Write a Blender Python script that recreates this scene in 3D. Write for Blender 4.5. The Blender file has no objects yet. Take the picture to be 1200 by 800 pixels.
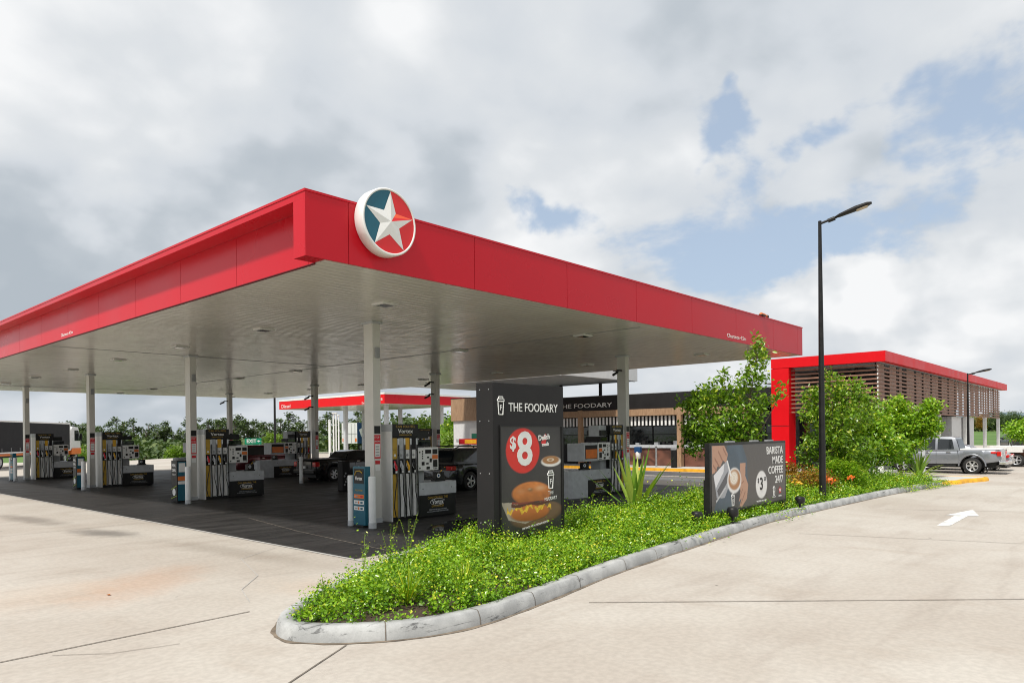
import bpy, bmesh, math, random
import numpy as np
from mathutils import Vector, Matrix
random.seed(7); RNG = np.random.default_rng(7)
PI = math.pi
scene = bpy.context.scene
COL = scene.collection

# ------------------------------------------------------------------ materials
def new_mat(name):
    m = bpy.data.materials.new(name); m.use_nodes = True
    nt = m.node_tree; b = nt.nodes['Principled BSDF']
    return m, nt, b
def N(nt, typ, **kw):
    n = nt.nodes.new(typ)
    for k, v in kw.items():
        if k in n.inputs.keys() if hasattr(n.inputs, 'keys') else False: n.inputs[k].default_value = v
        else: setattr(n, k, v)
    return n
def rgba(c): return (c[0], c[1], c[2], 1.0)
def surf(name, col, rough=0.5, metal=0.0, var=0.12, scale=6.0, bump=0.0, bscale=40.0, spec=0.5, coat=0.0):
    """procedural material: base colour varied by object-space noise, plus fine bump"""
    m, nt, b = new_mat(name)
    tc = N(nt, 'ShaderNodeTexCoord')
    no = N(nt, 'ShaderNodeTexNoise'); no.inputs['Scale'].default_value = scale; no.inputs['Detail'].default_value = 5
    nt.links.new(tc.outputs['Object'], no.inputs['Vector'])
    mr = N(nt, 'ShaderNodeMapRange'); mr.inputs[1].default_value = .3; mr.inputs[2].default_value = .7
    mr.inputs[3].default_value = 1 - var; mr.inputs[4].default_value = 1 + var
    nt.links.new(no.outputs['Fac'], mr.inputs[0])
    mx = N(nt, 'ShaderNodeMix'); mx.data_type = 'RGBA'; mx.blend_type = 'MULTIPLY'; mx.inputs[0].default_value = 1
    mx.inputs[6].default_value = rgba(col); nt.links.new(mr.outputs[0], mx.inputs[7])
    nt.links.new(mx.outputs[2], b.inputs['Base Color'])
    b.inputs['Roughness'].default_value = rough; b.inputs['Metallic'].default_value = metal
    b.inputs['Specular IOR Level'].default_value = spec
    b.inputs['Coat Weight'].default_value = coat
    r2 = N(nt, 'ShaderNodeMapRange'); r2.inputs[1].default_value = .3; r2.inputs[2].default_value = .7
    r2.inputs[3].default_value = max(0, rough - .06); r2.inputs[4].default_value = min(1, rough + .08)
    nt.links.new(no.outputs['Fac'], r2.inputs[0]); nt.links.new(r2.outputs[0], b.inputs['Roughness'])
    if bump:
        n2 = N(nt, 'ShaderNodeTexNoise'); n2.inputs['Scale'].default_value = bscale; n2.inputs['Detail'].default_value = 4
        nt.links.new(tc.outputs['Object'], n2.inputs['Vector'])
        bp = N(nt, 'ShaderNodeBump'); bp.inputs['Strength'].default_value = bump; bp.inputs['Distance'].default_value = .01
        nt.links.new(n2.outputs['Fac'], bp.inputs['Height']); nt.links.new(bp.outputs[0], b.inputs['Normal'])
    return m
def leafmat(name, c1, c2, c3, trans=.35, rough=.42):
    """leaf: colour differs leaf by leaf through a per-face attribute, light passes through"""
    m, nt, b = new_mat(name)
    at = N(nt, 'ShaderNodeAttribute'); at.attribute_name = 'leafvar'
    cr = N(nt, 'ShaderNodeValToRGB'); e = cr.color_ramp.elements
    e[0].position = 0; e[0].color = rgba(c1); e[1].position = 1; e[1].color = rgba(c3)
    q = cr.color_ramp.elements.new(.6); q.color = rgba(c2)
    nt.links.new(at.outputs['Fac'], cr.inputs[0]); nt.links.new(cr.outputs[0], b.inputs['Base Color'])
    b.inputs['Roughness'].default_value = rough; b.inputs['Specular IOR Level'].default_value = .4
    tr = N(nt, 'ShaderNodeBsdfTranslucent'); 
    br = N(nt, 'ShaderNodeMix'); br.data_type = 'RGBA'; br.blend_type = 'MULTIPLY'; br.inputs[0].default_value = 1
    br.inputs[7].default_value = (1.5, 1.6, .5, 1); nt.links.new(cr.outputs[0], br.inputs[6]); nt.links.new(br.outputs[2], tr.inputs[0])
    ms = N(nt, 'ShaderNodeMixShader'); ms.inputs[0].default_value = trans
    nt.links.new(b.outputs[0], ms.inputs[1]); nt.links.new(tr.outputs[0], ms.inputs[2])
    nt.links.new(ms.outputs[0], nt.nodes['Material Output'].inputs[0])
    return m
def mixn(nt, fac, a, bcol, blend='MIX'):
    mx = N(nt, 'ShaderNodeMix'); mx.data_type = 'RGBA'; mx.blend_type = blend
    for sock, v in ((0, fac), (6, a), (7, bcol)):
        if isinstance(v, (int, float)): mx.inputs[sock].default_value = v
        elif isinstance(v, tuple): mx.inputs[sock].default_value = rgba(v)
        else: nt.links.new(v, mx.inputs[sock])
    return mx.outputs[2]
def noise(nt, vec, scale, detail=5, rough=.55, dist=0):
    n = N(nt, 'ShaderNodeTexNoise'); n.inputs['Scale'].default_value = scale; n.inputs['Detail'].default_value = detail
    n.inputs['Roughness'].default_value = rough; n.inputs['Distortion'].default_value = dist
    nt.links.new(vec, n.inputs['Vector']); return n.outputs['Fac']
def mrange(nt, v, a, b, c=0, d=1, smooth=True):
    r = N(nt, 'ShaderNodeMapRange'); r.interpolation_type = 'SMOOTHSTEP' if smooth else 'LINEAR'
    for i, x in enumerate((a, b, c, d)): r.inputs[i+1].default_value = x
    nt.links.new(v, r.inputs[0]); return r.outputs[0]
def mapping(nt, vec, sc=(1,1,1), loc=(0,0,0), rot=(0,0,0)):
    mp = N(nt, 'ShaderNodeMapping'); mp.inputs['Scale'].default_value = sc; mp.inputs['Location'].default_value = loc
    mp.inputs['Rotation'].default_value = rot; nt.links.new(vec, mp.inputs['Vector']); return mp.outputs[0]
def bumpn(nt, b, h, strength, dist):
    bp = N(nt, 'ShaderNodeBump'); bp.inputs['Strength'].default_value = strength; bp.inputs['Distance'].default_value = dist
    nt.links.new(h, bp.inputs['Height']); nt.links.new(bp.outputs[0], b.inputs['Normal'])

M = {}
M['red'] = surf('red_cladding', (.52, .002, .013), .31, var=.05, scale=.3, spec=.30)
M['redbright'] = surf('bright_red_cladding', (.66, .003, .008), .4, spec=.25, var=.04, scale=1)
M['seam'] = surf('dark_seam', (.10, .004, .008), .6)
M['white'] = surf('white_paint', (.72, .72, .70), .42, var=.05, scale=3)
M['colwhite'] = surf('column_paint', (.62, .61, .57), .4, var=.06, scale=2)
M['postwhite'] = surf('bollard_paint', (.74, .76, .76), .4, var=.05, scale=5)
M['grey'] = surf('grey_paint', (.30, .31, .32), .45)
M['midgrey'] = surf('mid_grey_panel', (.46, .48, .50), .4)
M['silver'] = surf('brushed_metal', (.55, .56, .57), .32, metal=.8)
M['black'] = surf('black_plastic', (.010, .010, .010), .42, spec=.35, var=.3)
M['charcoal'] = surf('charcoal_cladding', (.016, .015, .0155), .55, spec=.28, var=.12, scale=2)
M['darkface'] = surf('dark_poster_print', (.030, .028, .028), .35, var=.25, scale=2)
M['gold'] = surf('gold_print', (.48, .30, .03), .4)
M['yellow'] = surf('yellow_print', (.78, .42, .02), .4)
M['kerbyellow'] = surf('yellow_kerb_paint', (.72, .36, .015), .6, var=.25, scale=4, bump=.3)
M['orange'] = surf('orange_print', (.72, .17, .02), .4)
M['redprint'] = surf('red_print', (.60, .01, .02), .4)
M['green'] = surf('green_sign', (.0, .24, .13), .4)
M['teal'] = surf('teal_print', (.005, .105, .16), .38, var=.06)
M['blue'] = surf('blue_panel', (.010, .055, .16), .4, var=.05)
M['rubber'] = surf('hose_rubber', (.012, .012, .012), .5)
M['tyre'] = surf('tyre_rubber', (.018, .018, .018), .8, bump=.3)
M['rim'] = surf('alloy_rim', (.62, .63, .64), .28, metal=.75)
M['glass'] = surf('dark_glass', (.012, .015, .017), .06, var=.2, spec=.8)
M['lampglass'] = surf('lamp_lens', (.55, .45, .30), .15)
M['tail'] = surf('tail_lamp_red', (.55, .01, .01), .15, coat=.5)
M['chrome'] = surf('chrome', (.7, .7, .7), .15, metal=.95)
M['timber'] = None
M['slat'] = surf('terracotta_slats', (.27, .14, .095), .6, var=.22, scale=3)
M['slatboard'] = surf('slat_backing_board', (.33, .22, .18), .65, var=.2, scale=2)
M['soil'] = surf('soil_mulch', (.055, .035, .022), .95, var=.5, scale=30, bump=1, bscale=60)
M['bark'] = surf('tree_bark', (.12, .09, .065), .9, var=.4, scale=20, bump=.7)
M['pinebark'] = surf('pine_bark', (.16, .13, .11), .9, var=.3, scale=4)
M['wallwhite'] = surf('rendered_wall', (.62, .62, .62), .7, var=.06)
M['concretekerb'] = None
M['lightdisc'] = surf('downlight_housing', (.62, .62, .6), .35)
M['skin'] = surf('roofsheet', (.45, .46, .47), .45, var=.06)
M['paper'] = surf('printed_white', (.78, .78, .76), .5, var=.03)

# timber boards
m, nt, b = new_mat('timber_boards'); tc = N(nt, 'ShaderNodeTexCoord').outputs['Object']
g = noise(nt, mapping(nt, tc, (6, 6, .7)), 4, 6, .6, .4)
c = mixn(nt, mrange(nt, g, .3, .7), (.42, .27, .16), (.27, .16, .09)); nt.links.new(c, b.inputs['Base Color']); b.inputs['Roughness'].default_value = .6
M['timber'] = m
m, nt, b = new_mat('brown_chevron_tiles'); tc = N(nt, 'ShaderNodeTexCoord').outputs['Object']
w = N(nt, 'ShaderNodeTexWave'); w.inputs['Scale'].default_value = 1.3; w.inputs['Distortion'].default_value = 9; w.inputs['Detail'].default_value = 1
nt.links.new(tc, w.inputs['Vector']); c = mixn(nt, w.outputs['Fac'], (.07, .03, .02), (.17, .07, .045))
nt.links.new(c, b.inputs['Base Color']); b.inputs['Roughness'].default_value = .5; M['tiles'] = m

# concrete kerb with scuffs of tyre rubber
m, nt, b = new_mat('kerb_concrete'); tc = N(nt, 'ShaderNodeTexCoord').outputs['Object']
base = mixn(nt, mrange(nt, noise(nt, tc, 3, 6), .35, .65), (.32, .325, .32), (.46, .465, .455))
st = mrange(nt, noise(nt, mapping(nt, tc, (.6, 2.4, 6)), 2.0, 7, .72, .6), .56, .66, 0, .85)
base = mixn(nt, st, base, (.055, .055, .055)); fine = mrange(nt, noise(nt, tc, 60, 3), .3, .7, .95, 1.04)
base = mixn(nt, 1.0, base, fine, 'MULTIPLY'); nt.links.new(base, b.inputs['Base Color']); b.inputs['Roughness'].default_value = .85
bumpn(nt, b, noise(nt, tc, 90, 3), .12, .01); M['concretekerb'] = m

# site concrete: warm pale slab, broom marks, stains that belong to the slab
m, nt, b = new_mat('site_concrete'); tc = N(nt, 'ShaderNodeTexCoord').outputs['Object']
big = noise(nt, tc, .22, 6, .6); med = noise(nt, mapping(nt, tc, (1, .5, 1), (3, 9, 0)), 1.1, 7, .62, .6); fine = noise(nt, tc, 14, 4)
c = mixn(nt, mrange(nt, big, .35, .65), (.415, .37, .32), (.49, .455, .405))
c = mixn(nt, mrange(nt, med, .52, .74, 0, .32), c, (.33, .27, .215))
streak = noise(nt, mapping(nt, tc, (.35, 1.9, 1), (5, 2, 0), (0, 0, .15)), 1.0, 6, .6, .3)
c = mixn(nt, mrange(nt, streak, .50, .68, 0, .28), c, (.30, .25, .21))
# rust coloured stain in front of the forecourt
def blobmask(cx, cy, rx, ry, rot=0.0):
    v = mapping(nt, tc, (1/rx, 1/ry, 0), (0, 0, 0))
    mp = nt.nodes[-1]
    mp.vector_type = 'TEXTURE'; mp.inputs['Scale'].default_value = (rx, ry, 1); mp.inputs['Location'].default_value = (cx, cy, 0); mp.inputs['Rotation'].default_value = (0, 0, rot)
    L = N(nt, 'ShaderNodeVectorMath'); L.operation = 'LENGTH'; nt.links.new(v, L.inputs[0]); return L.outputs['Value']
n3 = noise(nt, tc, 1.7, 6, .65)
def stain(c, cx, cy, rx, ry, rot, col, amt):
    d = blobmask(cx, cy, rx, ry, rot)
    a = N(nt, 'ShaderNodeMath'); a.operation = 'ADD'; nt.links.new(d, a.inputs[0])
    s = N(nt, 'ShaderNodeMath'); s.operation = 'MULTIPLY'; s.inputs[1].default_value = -1.1; nt.links.new(n3, s.inputs[0]); nt.links.new(s.outputs[0], a.inputs[1])
    return mixn(nt, mrange(nt, a.outputs[0], -.4, .55, amt, 0), c, col)
c = stain(c, -1.9, 1.4, 1.9, .9, .8, (.42, .21, .10), .34)
c = stain(c, -3.0, 1.6, 1.5, 1.2, .3, (.44, .27, .15), .22)
c = stain(c, -.3, 8.0, .55, 1.6, .2, (.10, .09, .08), .7)
c = stain(c, -.6, 12.5, .5, 3.0, .1, (.16, .14, .12), .6)
c = stain(c, .3, 3.0, .5, 3.5, .1, (.26, .22, .18), .5)
c = stain(c, .0, -1.5, .9, 2.0, .5, (.44, .29, .18), .35)
# spots
vo = N(nt, 'ShaderNodeTexVoronoi'); vo.inputs['Scale'].default_value = .9; nt.links.new(tc, vo.inputs['Vector'])
c = mixn(nt, mrange(nt, vo.outputs['Distance'], .02, .035, .75, 0), c, (.06, .05, .045))
c = mixn(nt, 1.0, c, mrange(nt, fine, .3, .7, .93, 1.06), 'MULTIPLY')
nt.links.new(c, b.inputs['Base Color']); b.inputs['Roughness'].default_value = .8
bumpn(nt, b, noise(nt, mapping(nt, tc, (8, 30, 1)), 6, 4), .25, .01); M['concrete'] = m

# black sealed forecourt slab
m, nt, b = new_mat('forecourt_black'); tc = N(nt, 'ShaderNodeTexCoord').outputs['Object']
a1 = noise(nt, mapping(nt, tc, (.5, 2.2, 1), (0, 0, 0), (0, 0, .5)), 1.1, 7, .65, .5)
c = mixn(nt, mrange(nt, a1, .3, .72), (.014, .0135, .014), (.042, .040, .039))
lane = noise(nt, mapping(nt, tc, (.25, 3.2, 1)), 1, 5, .6); c = mixn(nt, mrange(nt, lane, .55, .75, 0, .5), c, (.065, .062, .06))
nt.links.new(c, b.inputs['Base Color']); nt.links.new(mrange(nt, a1, .3, .7, .42, .68), b.inputs['Roughness']); b.inputs['Specular IOR Level'].default_value = .3
bumpn(nt, b, noise(nt, tc, 25, 4), .2, .01); M['forecourt'] = m
M['water'] = surf('puddle_water', (.012, .012, .013), .03, var=.05, spec=.6)

# soffit sheeting with ribs along the depth of the canopy
m, nt, b = new_mat('soffit_sheet'); tc = N(nt, 'ShaderNodeTexCoord').outputs['Object']
b.inputs['Base Color'].default_value = (.50, .475, .42, 1)
w = N(nt, 'ShaderNodeTexWave'); w.bands_direction = 'Y'; w.inputs['Scale'].default_value = 1.55; w.inputs['Distortion'].default_value = .25; nt.links.new(tc, w.inputs['Vector'])
cc = mixn(nt, mrange(nt, w.outputs['Fac'], .0, .10), (.46, .44, .39), (.63, .605, .54))
cc = mixn(nt, mrange(nt, noise(nt, tc, .5, 6), .4, .7, 0, .25), cc, (.36, .34, .30))
nt.links.new(cc, b.inputs['Base Color']); b.inputs['Specular IOR Level'].default_value = .55
nt.links.new(mrange(nt, noise(nt, tc, 2, 4), .3, .7, .16, .26), b.inputs['Roughness'])
rip = noise(nt, mapping(nt, tc, (1.2, .5, 1)), 1, 2)
ad = N(nt, 'ShaderNodeMath'); ad.operation = 'ADD'; nt.links.new(w.outputs['Fac'], ad.inputs[0]); nt.links.new(rip, ad.inputs[1])
bumpn(nt, b, ad.outputs[0], .14, .02); M['soffit'] = m

# grass
m, nt, b = new_mat('lawn'); tc = N(nt, 'ShaderNodeTexCoord').outputs['Object']
c = mixn(nt, mrange(nt, noise(nt, tc, .05, 7, .7), .35, .65), (.055, .12, .015), (.10, .19, .03)); nt.links.new(c, b.inputs['Base Color']); b.inputs['Roughness'].default_value = .9
M['lawn'] = m
def lg(n, f=.0):
    return n
M['leafcover'] = leafmat('groundcover_leaf', (.06, .165, .008), (.26, .46, .018), (.66, .62, .05), .22, .26)
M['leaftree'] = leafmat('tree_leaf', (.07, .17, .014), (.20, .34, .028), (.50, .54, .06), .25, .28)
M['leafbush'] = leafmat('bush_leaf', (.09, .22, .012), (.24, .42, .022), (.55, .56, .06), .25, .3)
M['leafpine'] = leafmat('pine_foliage', (.05, .085, .03), (.085, .13, .045), (.15, .19, .06), .15, .7)
M['leaflime'] = leafmat('lime_foliage', (.09, .17, .02), (.17, .27, .03), (.26, .34, .05), .3)
M['leafblade'] = leafmat('strap_leaf', (.11, .24, .03), (.24, .40, .05), (.50, .55, .12), .2, .35)
M['leafred'] = leafmat('red_new_leaf', (.16, .12, .02), (.36, .20, .03), (.55, .16, .03), .3)
M['petal'] = surf('orange_petal', (.80, .16, .01), .5)
M['hill'] = surf('far_hill_haze_blue', (.12, .17, .20), .9, var=.12, scale=.004)  # forest colour shifted to blue, distance haze put into the base colour

# ------------------------------------------------------------------ mesh builder
class MB:
    def __init__(s): s.v = []; s.f = []; s.mi = []; s.mats = []; s.sm = []
    def _m(s, m):
        m = M[m] if isinstance(m, str) else m
        if m not in s.mats: s.mats.append(m)
        return s.mats.index(m)
    def add(s, vs, fs, m, smooth=False):
        o = len(s.v); k = s._m(m); s.v += [tuple(x) for x in vs]
        for f in fs: s.f.append(tuple(i+o for i in f)); s.mi.append(k); s.sm.append(smooth)
        return s
    def box(s, a, b, m, mx=None):
        x0, y0, z0 = a; x1, y1, z1 = b
        x0, x1 = min(x0, x1), max(x0, x1); y0, y1 = min(y0, y1), max(y0, y1); z0, z1 = min(z0, z1), max(z0, z1)
        vs = [(x0,y0,z0),(x1,y0,z0),(x1,y1,z0),(x0,y1,z0),(x0,y0,z1),(x1,y0,z1),(x1,y1,z1),(x0,y1,z1)]
        if mx is not None: vs = [mx @ Vector(p) for p in vs]
        return s.add(vs, [(0,3,2,1),(4,5,6,7),(0,1,5,4),(1,2,6,5),(2,3,7,6),(3,0,4,7)], m)
    def quad(s, a, b, c, d, m): return s.add([a, b, c, d], [(0,1,2,3)], m)
    def cyl(s, p0, p1, r0, m, r1=None, n=14, cap=True, smooth=True):
        r1 = r0 if r1 is None else r1
        return s.tube([p0, p1], [r0, r1], m, n, cap, smooth)
    def tube(s, pts, rad, m, n=8, cap=True, smooth=True):
        pts = [Vector(p) for p in pts]
        if not isinstance(rad, (list, tuple)): rad = [rad]*len(pts)
        vs = []; fs = []; ref = None
        for i, p in enumerate(pts):
            d = (pts[min(i+1, len(pts)-1)] - pts[max(i-1, 0)])
            if d.length < 1e-9: d = Vector((0,0,1))
            d.normalize()
            if ref is None: ref = Vector((0,0,1)) if abs(d.z) < .9 else Vector((1,0,0))
            x = d.cross(ref).normalized(); y = x.cross(d).normalized(); ref = y
            for k in range(n):
                a = 2*PI*k/n; vs.append(p + (x*math.cos(a) + y*math.sin(a))*rad[i])
        for i in range(len(pts)-1):
            for k in range(n):
                a = i*n+k; b_ = i*n+(k+1) % n; fs.append((a, b_, b_+n, a+n))
        s.add(vs, fs, m, smooth)
        if cap:
            o = len(pts)-1
            s.add(vs[:n], [tuple(range(n-1, -1, -1))], m); s.add(vs[o*n:], [tuple(range(n))], m)
        return s
    def prism(s, poly, axis, a, b, m, smooth=False):
        """extrude 2-D polygon along axis: 'x' (poly=y,z) 'y' (poly=x,z) 'z' (poly=x,y)"""
        def P(p, t): return {'x': (t, p[0], p[1]), 'y': (p[0], t, p[1]), 'z': (p[0], p[1], t)}[axis]
        n = len(poly); vs = [P(p, a) for p in poly] + [P(p, b) for p in poly]
        fs = [tuple(range(n-1, -1, -1)), tuple(range(n, 2*n))]
        for i in range(n): j = (i+1) % n; fs.append((i, j, j+n, i+n))
        return s.add(vs, fs, m, smooth)
    def lathe(s, prof, m, c=(0,0,0), axis='z', n=24, smooth=True):
        vs = []; fs = []
        for r, h in prof:
            for k in range(n):
                a = 2*PI*k/n; x, y = r*math.cos(a), r*math.sin(a)
                q = {'z': (x, y, h), 'y': (x, h, y), 'x': (h, x, y)}[axis]
                vs.append((q[0]+c[0], q[1]+c[1], q[2]+c[2]))
        for i in range(len(prof)-1):
            for k in range(n):
                a = i*n+k; b_ = i*n+(k+1) % n; fs.append((a, b_, b_+n, a+n))
        return s.add(vs, fs, m, smooth)
    def build(s, name, parent=None, loc=(0,0,0), rz=0.0, bevel=0.0, fix=True):
        me = bpy.data.meshes.new(name); me.from_pydata(s.v, [], s.f); 
        for m in s.mats: me.materials.append(m)
        me.polygons.foreach_set('material_index', s.mi); me.polygons.foreach_set('use_smooth', s.sm)
        if fix:
            bm = bmesh.new(); bm.from_mesh(me); bmesh.ops.recalc_face_normals(bm, faces=bm.faces[:]); bm.to_mesh(me); bm.free()
        me.update()
        o = bpy.data.objects.new(name, me); COL.objects.link(o); o.location = loc; o.rotation_euler = (0, 0, rz)
        if parent is not None: o.parent = parent
        if bevel:
            bv = o.modifiers.new('bevel', 'BEVEL'); bv.width = bevel; bv.segments = 2; bv.limit_method = 'ANGLE'; bv.angle_limit = .7
        return o
def tag(o, label=None, cat=None, group=None, kind=None):
    if label: o['label'] = label
    if cat: o['category'] = cat
    if group: o['group'] = group
    if kind: o['kind'] = kind
    return o
def thing(name, label, cat, loc=(0,0,0), rz=0.0, group=None):
    o = bpy.data.objects.new(name, None); COL.objects.link(o); o.location = loc; o.rotation_euler = (0, 0, rz)
    o.empty_display_size = .3
    return tag(o, label, cat, group)
def kids(o): return [c for c in list(COL.objects) if c.parent == o]
def dup(o, loc=None, rz=None, label=None, parent=None):
    c = o.copy(); COL.objects.link(c)
    if parent is not None: c.parent = parent
    if loc is not None: c.location = loc
    if rz is not None: c.rotation_euler = (0, 0, rz)
    if label: c['label'] = label
    for ch in kids(o): dup(ch, parent=c)
    return c
def text(body, size, m, loc, rx, up, parent=None, name='lettering', align='CENTER', depth=.004, width=None, bold=0.0, spacing=1.0):
    """raised lettering: rx = direction of reading, up = up vector"""
    cu = bpy.data.curves.new(name, 'FONT'); cu.body = body; cu.size = size; cu.align_x = align; cu.align_y = 'CENTER'
    cu.extrude = depth/2; cu.offset = bold; cu.resolution_u = 3; cu.space_character = spacing
    t = bpy.data.objects.new(name, cu); COL.objects.link(t); bpy.context.view_layer.update()
    me = bpy.data.meshes.new_from_object(t.evaluated_get(bpy.context.evaluated_depsgraph_get()))
    COL.objects.unlink(t); bpy.data.objects.remove(t); bpy.data.curves.remove(cu)
    me.name = name; me.materials.clear(); me.materials.append(M[m] if isinstance(m, str) else m)
    n = len(me.vertices); co = np.zeros(n*3); me.vertices.foreach_get('co', co); co = co.reshape(-1, 3)
    if width is not None and n:
        w = co[:, 0].max()-co[:, 0].min(); co[:, 0] *= width/w
    X = Vector(rx).normalized(); Y = Vector(up).normalized(); Z = X.cross(Y)
    R = np.array([X, Y, Z]); co = co @ R + np.array(loc)
    me.vertices.foreach_set('co', co.reshape(-1)); me.update()
    o = bpy.data.objects.new(name, me); COL.objects.link(o)
    if parent is not None: o.parent = parent
    return o
def paint(name, w, h, nx, ny, fn, origin, rx, up, parent=None, rough=.4):
    """a printed picture: a real flat sheet whose print is stored in a colour attribute"""
    xs = np.linspace(0, 1, nx+1); ys = np.linspace(0, 1, ny+1); X, Y = np.meshgrid(xs, ys)
    col = fn(X*w, Y*h)
    o3 = np.array(origin, float); rx = np.array(rx, float); up = np.array(up, float)
    P = o3 + X.reshape(-1, 1)*w*rx + Y.reshape(-1, 1)*h*up
    i = np.arange(nx*ny); cx = i % nx; cy = i // nx; a = cy*(nx+1)+cx
    F = np.stack([a, a+1, a+nx+2, a+nx+1], 1)
    me = bpy.data.meshes.new(name); me.vertices.add(len(P)); me.vertices.foreach_set('co', P.reshape(-1))
    me.loops.add(F.size); me.loops.foreach_set('vertex_index', F.reshape(-1).astype(np.int32))
    me.polygons.add(len(F)); me.polygons.foreach_set('loop_start', np.arange(0, F.size, 4, dtype=np.int32))
    me.update(calc_edges=True)
    at = me.color_attributes.new('print', 'FLOAT_COLOR', 'POINT')
    rg = np.concatenate([np.clip(col.reshape(-1, 3), 0, 1), np.ones((len(P), 1))], 1); at.data.foreach_set('color', rg.reshape(-1))
    if 'printed' not in M or True:
        m, nt, b = new_mat(name+'_print'); an = N(nt, 'ShaderNodeAttribute'); an.attribute_name = 'print'
        nt.links.new(an.outputs['Color'], b.inputs['Base Color']); b.inputs['Roughness'].default_value = rough
        tc = N(nt, 'ShaderNodeTexCoord').outputs['Object']; bumpn(nt, b, noise(nt, tc, 5, 3, .5, .6), .25, .02)
    me.materials.append(m)
    o = bpy.data.objects.new(name, me); COL.objects.link(o)
    if parent is not None: o.parent = parent
    return o
def leafmesh(name, C, size, mat, parent=None, up=.6, aspect=.55, loc=(0,0,0), var=None, fold=.25, dirs=None, rng=RNG):
    """N folded leaf blades centred on C (N,3); size (N,) or scalar"""
    n = len(C); size = np.broadcast_to(np.asarray(size, float), (n,)).reshape(-1, 1)
    nz = rng.normal(size=(n, 3)); nz /= np.linalg.norm(nz, axis=1, keepdims=True); nz[:, 2] = np.abs(nz[:, 2])
    nz = nz*(1-up) + np.array([0, 0, 1.])*up; nz /= np.linalg.norm(nz, axis=1, keepdims=True)
    t = rng.normal(size=(n, 3)) if dirs is None else dirs + rng.normal(size=(n, 3))*.35
    x = t - (t*nz).sum(1, keepdims=True)*nz; x /= np.linalg.norm(x, axis=1, keepdims=True)+1e-9
    y = np.cross(nz, x)
    L = x*size*.5; W = y*size*.5*aspect; D = nz*size*fold*.35
    A = C - L; B = C + L; P1 = C + W + D - L*.1; P2 = C - W + D - L*.1
    V = np.stack([A, P1, B, P2], 1).reshape(-1, 3)
    i = np.arange(n)*4
    F = np.stack([np.stack([i, i+2, i+1], 1), np.stack([i, i+3, i+2], 1)], 1).reshape(-1, 3).astype(np.int32)
    me = bpy.data.meshes.new(name); me.vertices.add(len(V)); me.vertices.foreach_set('co', V.reshape(-1))
    me.loops.add(F.size); me.loops.foreach_set('vertex_index', F.reshape(-1)); me.polygons.add(len(F))
    me.polygons.foreach_set('loop_start', np.arange(0, F.size, 3, dtype=np.int32)); me.update(calc_edges=True)
    at = me.attributes.new('leafvar', 'FLOAT', 'FACE')
    v = rng.random(n)**1.3 if var is None else np.clip(var, 0, 1)
    at.data.foreach_set('value', np.repeat(v, 2).astype(np.float32))
    me.materials.append(M[mat])
    o = bpy.data.objects.new(name, me); COL.objects.link(o); o.location = loc
    if parent is not None: o.parent = parent
    return o
# ------------------------------------------------------------------ camera (site axes: x = depth of the canopy, y = its length)
CAM = Vector((-6.074, -9.768, 2.15)); FW = Vector((.742, .671, 0)).normalized(); RT = Vector((FW.y, -FW.x, 0))
cd = bpy.data.cameras.new('camera'); cam = bpy.data.objects.new('camera', cd); COL.objects.link(cam); scene.camera = cam
cd.sensor_width = 36; cd.lens = 836/1200*36; cd.shift_y = 108.1/1200; cd.clip_end = 9000; cd.clip_start = .1
cam.matrix_world = Matrix.Translation(CAM) @ Matrix(((RT.x, 0, -FW.x, 0), (RT.y, 0, -FW.y, 0), (0, 1, 0, 0), (0, 0, 0, 1))) @ Matrix.Rotation(-math.radians(.62), 4, 'Z')
def cf(X, Y):
    """metres right of / in front of the photographer's standpoint -> site x, y"""
    p = CAM + RT*X + FW*Y; return p.x, p.y
# ------------------------------------------------------------------ light
SUN_EL = 56; sd = Vector((-.90, -.14, 0)).normalized()
sdir = Vector((sd.x*math.cos(math.radians(SUN_EL)), sd.y*math.cos(math.radians(SUN_EL)), math.sin(math.radians(SUN_EL))))
sl = bpy.data.lights.new('sun', 'SUN'); sl.energy = 4.2; sl.angle = math.radians(4.5); sl.color = (1, .955, .88)
so = bpy.data.objects.new('sun', sl); COL.objects.link(so); so.rotation_euler = sdir.to_track_quat('Z', 'Y').to_euler(); so.location = (0, 0, 50)
wd = bpy.data.worlds.new('World'); scene.world = wd; wd.use_nodes = True; nt = wd.node_tree; wd.cycles.sampling_method = 'MANUAL'; wd.cycles.sample_map_resolution = 512
for n in list(nt.nodes): nt.nodes.remove(n)
out = nt.nodes.new('ShaderNodeOutputWorld'); bg = nt.nodes.new('ShaderNodeBackground'); bg2 = nt.nodes.new('ShaderNodeBackground')
sky = nt.nodes.new('ShaderNodeTexSky'); sky.sky_type = 'NISHITA'; sky.sun_disc = False; sky.sun_elevation = math.radians(SUN_EL)
sky.sun_rotation = math.atan2(sdir.x, sdir.y); sky.air_density = 1.0; sky.dust_density = 2.2; sky.ozone_density = 1.0
bg.inputs[1].default_value = .13; nt.links.new(sky.outputs[0], bg.inputs[0])
D = nt.nodes.new('ShaderNodeTexCoord').outputs['Generated']
def vm(op, a, b=None):
    n = nt.nodes.new('ShaderNodeVectorMath'); n.operation = op
    for i, q in enumerate((a, b)):
        if q is None: continue
        if isinstance(q, (tuple, Vector)): n.inputs[i].default_value = tuple(q)
        else: nt.links.new(q, n.inputs[i])
    return n.outputs['Value'] if op in ('DOT_PRODUCT', 'LENGTH', 'DISTANCE') else n.outputs[0]
def mm(op, a, b=None, c=None):
    n = nt.nodes.new('ShaderNodeMath'); n.operation = op
    for i, q in enumerate((a, b, c)):
        if q is None: continue
        if isinstance(q, (int, float)): n.inputs[i].default_value = q
        else: nt.links.new(q, n.inputs[i])
    return n.outputs[0]
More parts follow.
